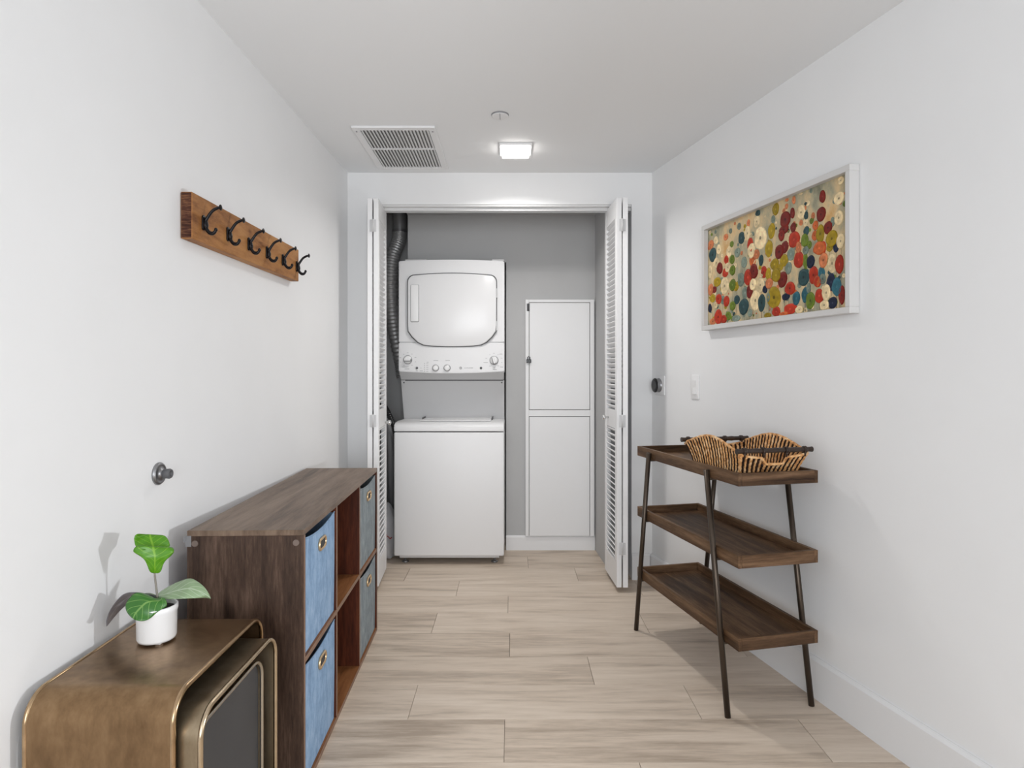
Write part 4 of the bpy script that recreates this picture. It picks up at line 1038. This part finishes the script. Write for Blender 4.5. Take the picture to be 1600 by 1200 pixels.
leaf2([(600, 675), (560, 690), (500, 662), (420, 638), (360, 645), (305, 700), (277, 760), (290, 820), (330, 870)],
      [(640, 690), (662, 720), (660, 765), (620, 790), (570, 825), (520, 870), (470, 898), (420, 905), (370, 895)],
      deep, lambda a, q: -0.004 - 0.052 * a - 0.020 * (q + 1) / 2 * (1 - a * 0.3) + 0.006 * q * q, 'dark green broad leaf drooping over the pot')
leaf2([(565, 672), (600, 630), (690, 575), (760, 540), (850, 508), (905, 508), (965, 542), (1020, 590), (1060, 650), (1076, 692)],
      [(575, 680), (650, 700), (720, 697), (800, 694), (870, 692), (930, 690), (980, 688), (1020, 687), (1050, 690), (1076, 694)],
      silver, lambda a, q: 0.006 - 0.028 * q * math.sin(PI * min(1, a + 0.1)) + 0.006 * q * q, 'pale silvery green leaf reaching to the right')
leaf2([(560, 665), (450, 642), (340, 632), (280, 642), (230, 672), (170, 742), (120, 822), (95, 900), (97, 955)],
      [(560, 690), (500, 686), (420, 694), (330, 722), (250, 782), (185, 850), (140, 905), (112, 940), (97, 958)],
      greyl, lambda a, q: 0.010 + 0.026 * q * math.sin(PI * a) - 0.012 * a, 'grey leaf underside curling down to the left')
leaf2([(575, 668), (540, 650), (490, 640), (440, 645), (400, 660)],
      [(575, 690), (545, 700), (500, 704), (450, 690), (402, 664)],
      silver, lambda a, q: 0.014 + 0.020 * a, 'small greyish leaf behind the stem')

# ------------------------------------------------------------------ three-tier shelf on the right
CR = math.atan2(0.2346, 1.0) * 1.0
CX_, CY_ = 0.769, 2.13
t = thing('tiered_shelf', 'dark wood three-tier tray shelf on slanted bronze legs by the right wall', 'shelf', (CX_, CY_, 0), CR)
TL, TW, TH_ = 0.812, 0.314, 0.044
RIMZ = (0.852, 0.572, 0.290)
for zr in RIMZ:
    z0 = zr - TH_
    bm = nb(); box(bm, 0.012, TW - 0.012, 0.012, TL - 0.012, z0, z0 + 0.012)
    tr = obj('tray', bm, M['cartwood'], t)
    rt = 0.014
    for nm, a in (('tray_rim', (0, rt, 0, TL)), ('tray_rim', (TW - rt, TW, 0, TL))):
        bm = nb(); box(bm, *a, z0, zr, bevel=0.0012); obj(nm, bm, M['cartwood'], tr)
    for nm, a in (('tray_rim', (rt, TW - rt, 0, rt)), ('tray_rim', (rt, TW - rt, TL - rt, TL))):
        bm = nb(); box(bm, *a, z0, zr - 0.0002, bevel=0.001); obj(nm, bm, M['cartwood_x'], tr)
def leg_y(near, z):
    top = 0.838
    if near: return 0.187 + (0.047 - 0.187) * (top - z) / top
    return 0.668 + (0.802 - 0.668) * (top - z) / top
for xx in (-0.0107, TW + 0.0107):
    for near in (True, False):
        b = nb(); tube(b, [(xx, leg_y(near, 0.0), 0.0), (xx, leg_y(near, 0.838), 0.838)], 0.0104, 12)
        obj('leg', b, M['cartmetal'], t)
for zr in RIMZ:
    z0 = zr - TH_
    for near in (True, False):
        y = leg_y(near, z0 - 0.006)
        b = nb(); box(b, -0.0095, TW + 0.0095, y - 0.006, y + 0.006, z0 - 0.008, z0 - 0.0005, bevel=0.001)
        obj('cross_bar', b, M['cartmetal'], t)

# ------------------------------------------------------------------ seagrass basket on the top tray
Rz = Matrix.Rotation(CR, 4, 'Z')
bp = Matrix.Translation(Vector((CX_, CY_, 0))) @ Rz @ Vector((TW / 2, 0.215, 0))
ZB = 0.852 - TH_ + 0.012
t = thing('seagrass_basket', 'striped seagrass basket with dark cane handles on the top tray', 'basket', (bp.x, bp.y, ZB + 0.0005), CR)
def seagrass(name, a, b_, c_):
    return grain(name, a, b_, c_, (1, 1, 1.2), 0.75, fine=220, broad=40, bump=0.8)
sg = [seagrass('seagrass_tan', (0.26, 0.09, 0.03), (0.70, 0.36, 0.14), (0.98, 0.74, 0.46)), seagrass('seagrass_dark', (0.006, 0.003, 0.002), (0.020, 0.010, 0.006), (0.07, 0.035, 0.018))]
BW, BL = 0.112, 0.150       # half base
TWd, TLn = 0.135, 0.190     # half top
def side_height(u, long_side):
    if long_side: return 0.096 + 0.042 * math.cos(u * PI / 2) ** 1.3      # humped in the middle
    return 0.088 - 0.012 * math.cos(u * PI / 2)                          # dips under the handle
bmA, bmB = nb(), nb()
rnd = random.Random(5)
def strand(p0, p1, out, k):
    mid = (p0 + p1) / 2 + out * -0.004
    pts = spline([p0, mid, p1], 7)
    r0 = (0.0052 if k % 2 == 0 else 0.0042) * rnd.uniform(0.85, 1.15)
    tube(bmA if k % 2 == 0 else bmB, pts, [r0 * (1 + 0.20 * math.sin(i * 2.3 + k)) for i in range(len(pts))], 7)
cnt = 0
for side in range(4):
    long_ = side in (0, 1)
    n = 38 if long_ else 27
    for i in range(n):
        u = -1 + 2 * (i + 0.5) / n
        h = side_height(u, long_)
        if side == 0: p0, p1, out = Vector((-BW, u * BL, 0.004)), Vector((-TWd, u * TLn, h)), Vector((-1, 0, 0))
        elif side == 1: p0, p1, out = Vector((BW, u * BL, 0.004)), Vector((TWd, u * TLn, h)), Vector((1, 0, 0))
        elif side == 2: p0, p1, out = Vector((u * BW, -BL, 0.004)), Vector((u * TWd, -TLn, h)), Vector((0, -1, 0))
        else: p0, p1, out = Vector((u * BW, BL, 0.004)), Vector((u * TWd, TLn, h)), Vector((0, 1, 0))
        if side >= 2 and abs(u) < 0.30: p1 = p0 + (p1 - p0) * 0.66      # hand hole
        strand(p0, p1, out, cnt); cnt += 1
oa = obj('seagrass_strands', bmA, sg[0], t); oa['kind'] = 'stuff'; oa['label'] = 'tan twisted seagrass strands'
ob = obj('seagrass_strands', bmB, sg[1], t); ob['kind'] = 'stuff'; ob['label'] = 'dark brown twisted seagrass strands'
bm = nb(); prism(bm, rrect(2 * BW, 2 * BL, 0.01), 'z', 0.0, 0.007)
obj('basket_bottom', bm, sg[0], t)
# braided rim following the top edge
rim = []
for side, sgn in ((0, 1), (3, 1), (1, -1), (2, -1)):
    for i in range(16):
        u = (-1 + 2 * i / 16) * sgn
        long_ = side in (0, 1); h = side_height(u, long_)
        if side == 0: rim.append((-TWd, u * TLn, h))
        elif side == 1: rim.append((TWd, u * TLn, h))
        elif side == 2: rim.append((u * TWd, -TLn, h * (0.72 if abs(u) < 0.30 else 1)))
        else: rim.append((u * TWd, TLn, h * (0.72 if abs(u) < 0.30 else 1)))
bm = nb(); tube(bm, rim, [0.0042 + 0.0010 * (i % 2) for i in range(len(rim))], 8, closed=True); obj('woven_rim', bm, sg[0], t)
for sy in (-1, 1):
    y = sy * (TLn + 0.002)
    b = nb()
    N_ = 25
    pts = [(-0.150 + 0.300 * i / (N_ - 1), y, 0.1035) for i in range(N_)]
    tube(b, pts, [0.0085 + (0.0014 if i % 6 == 0 else 0) for i in range(N_)], 12)
    hd = obj('cane_handle', b, M['cane'], t, smooth_angle=1.0); hd['label'] = 'dark cane rod handle'
    for x in (-0.120, -0.045, 0.045, 0.120):
        b = nb()
        for dx in (-0.004, 0.0, 0.004):
            pr = [(x + dx, y + 0.0105 * math.cos(a), 0.1035 + 0.0105 * math.sin(a)) for a in [2 * PI * k / 12 for k in range(12)]]
            tube(b, pr, 0.0020, 6, closed=True)
        tube(b, [(x, y - 0.006, 0.098), (x, y - 0.002, 0.080)], 0.0035, 6)
        obj('lashing', b, M['cane'], hd)
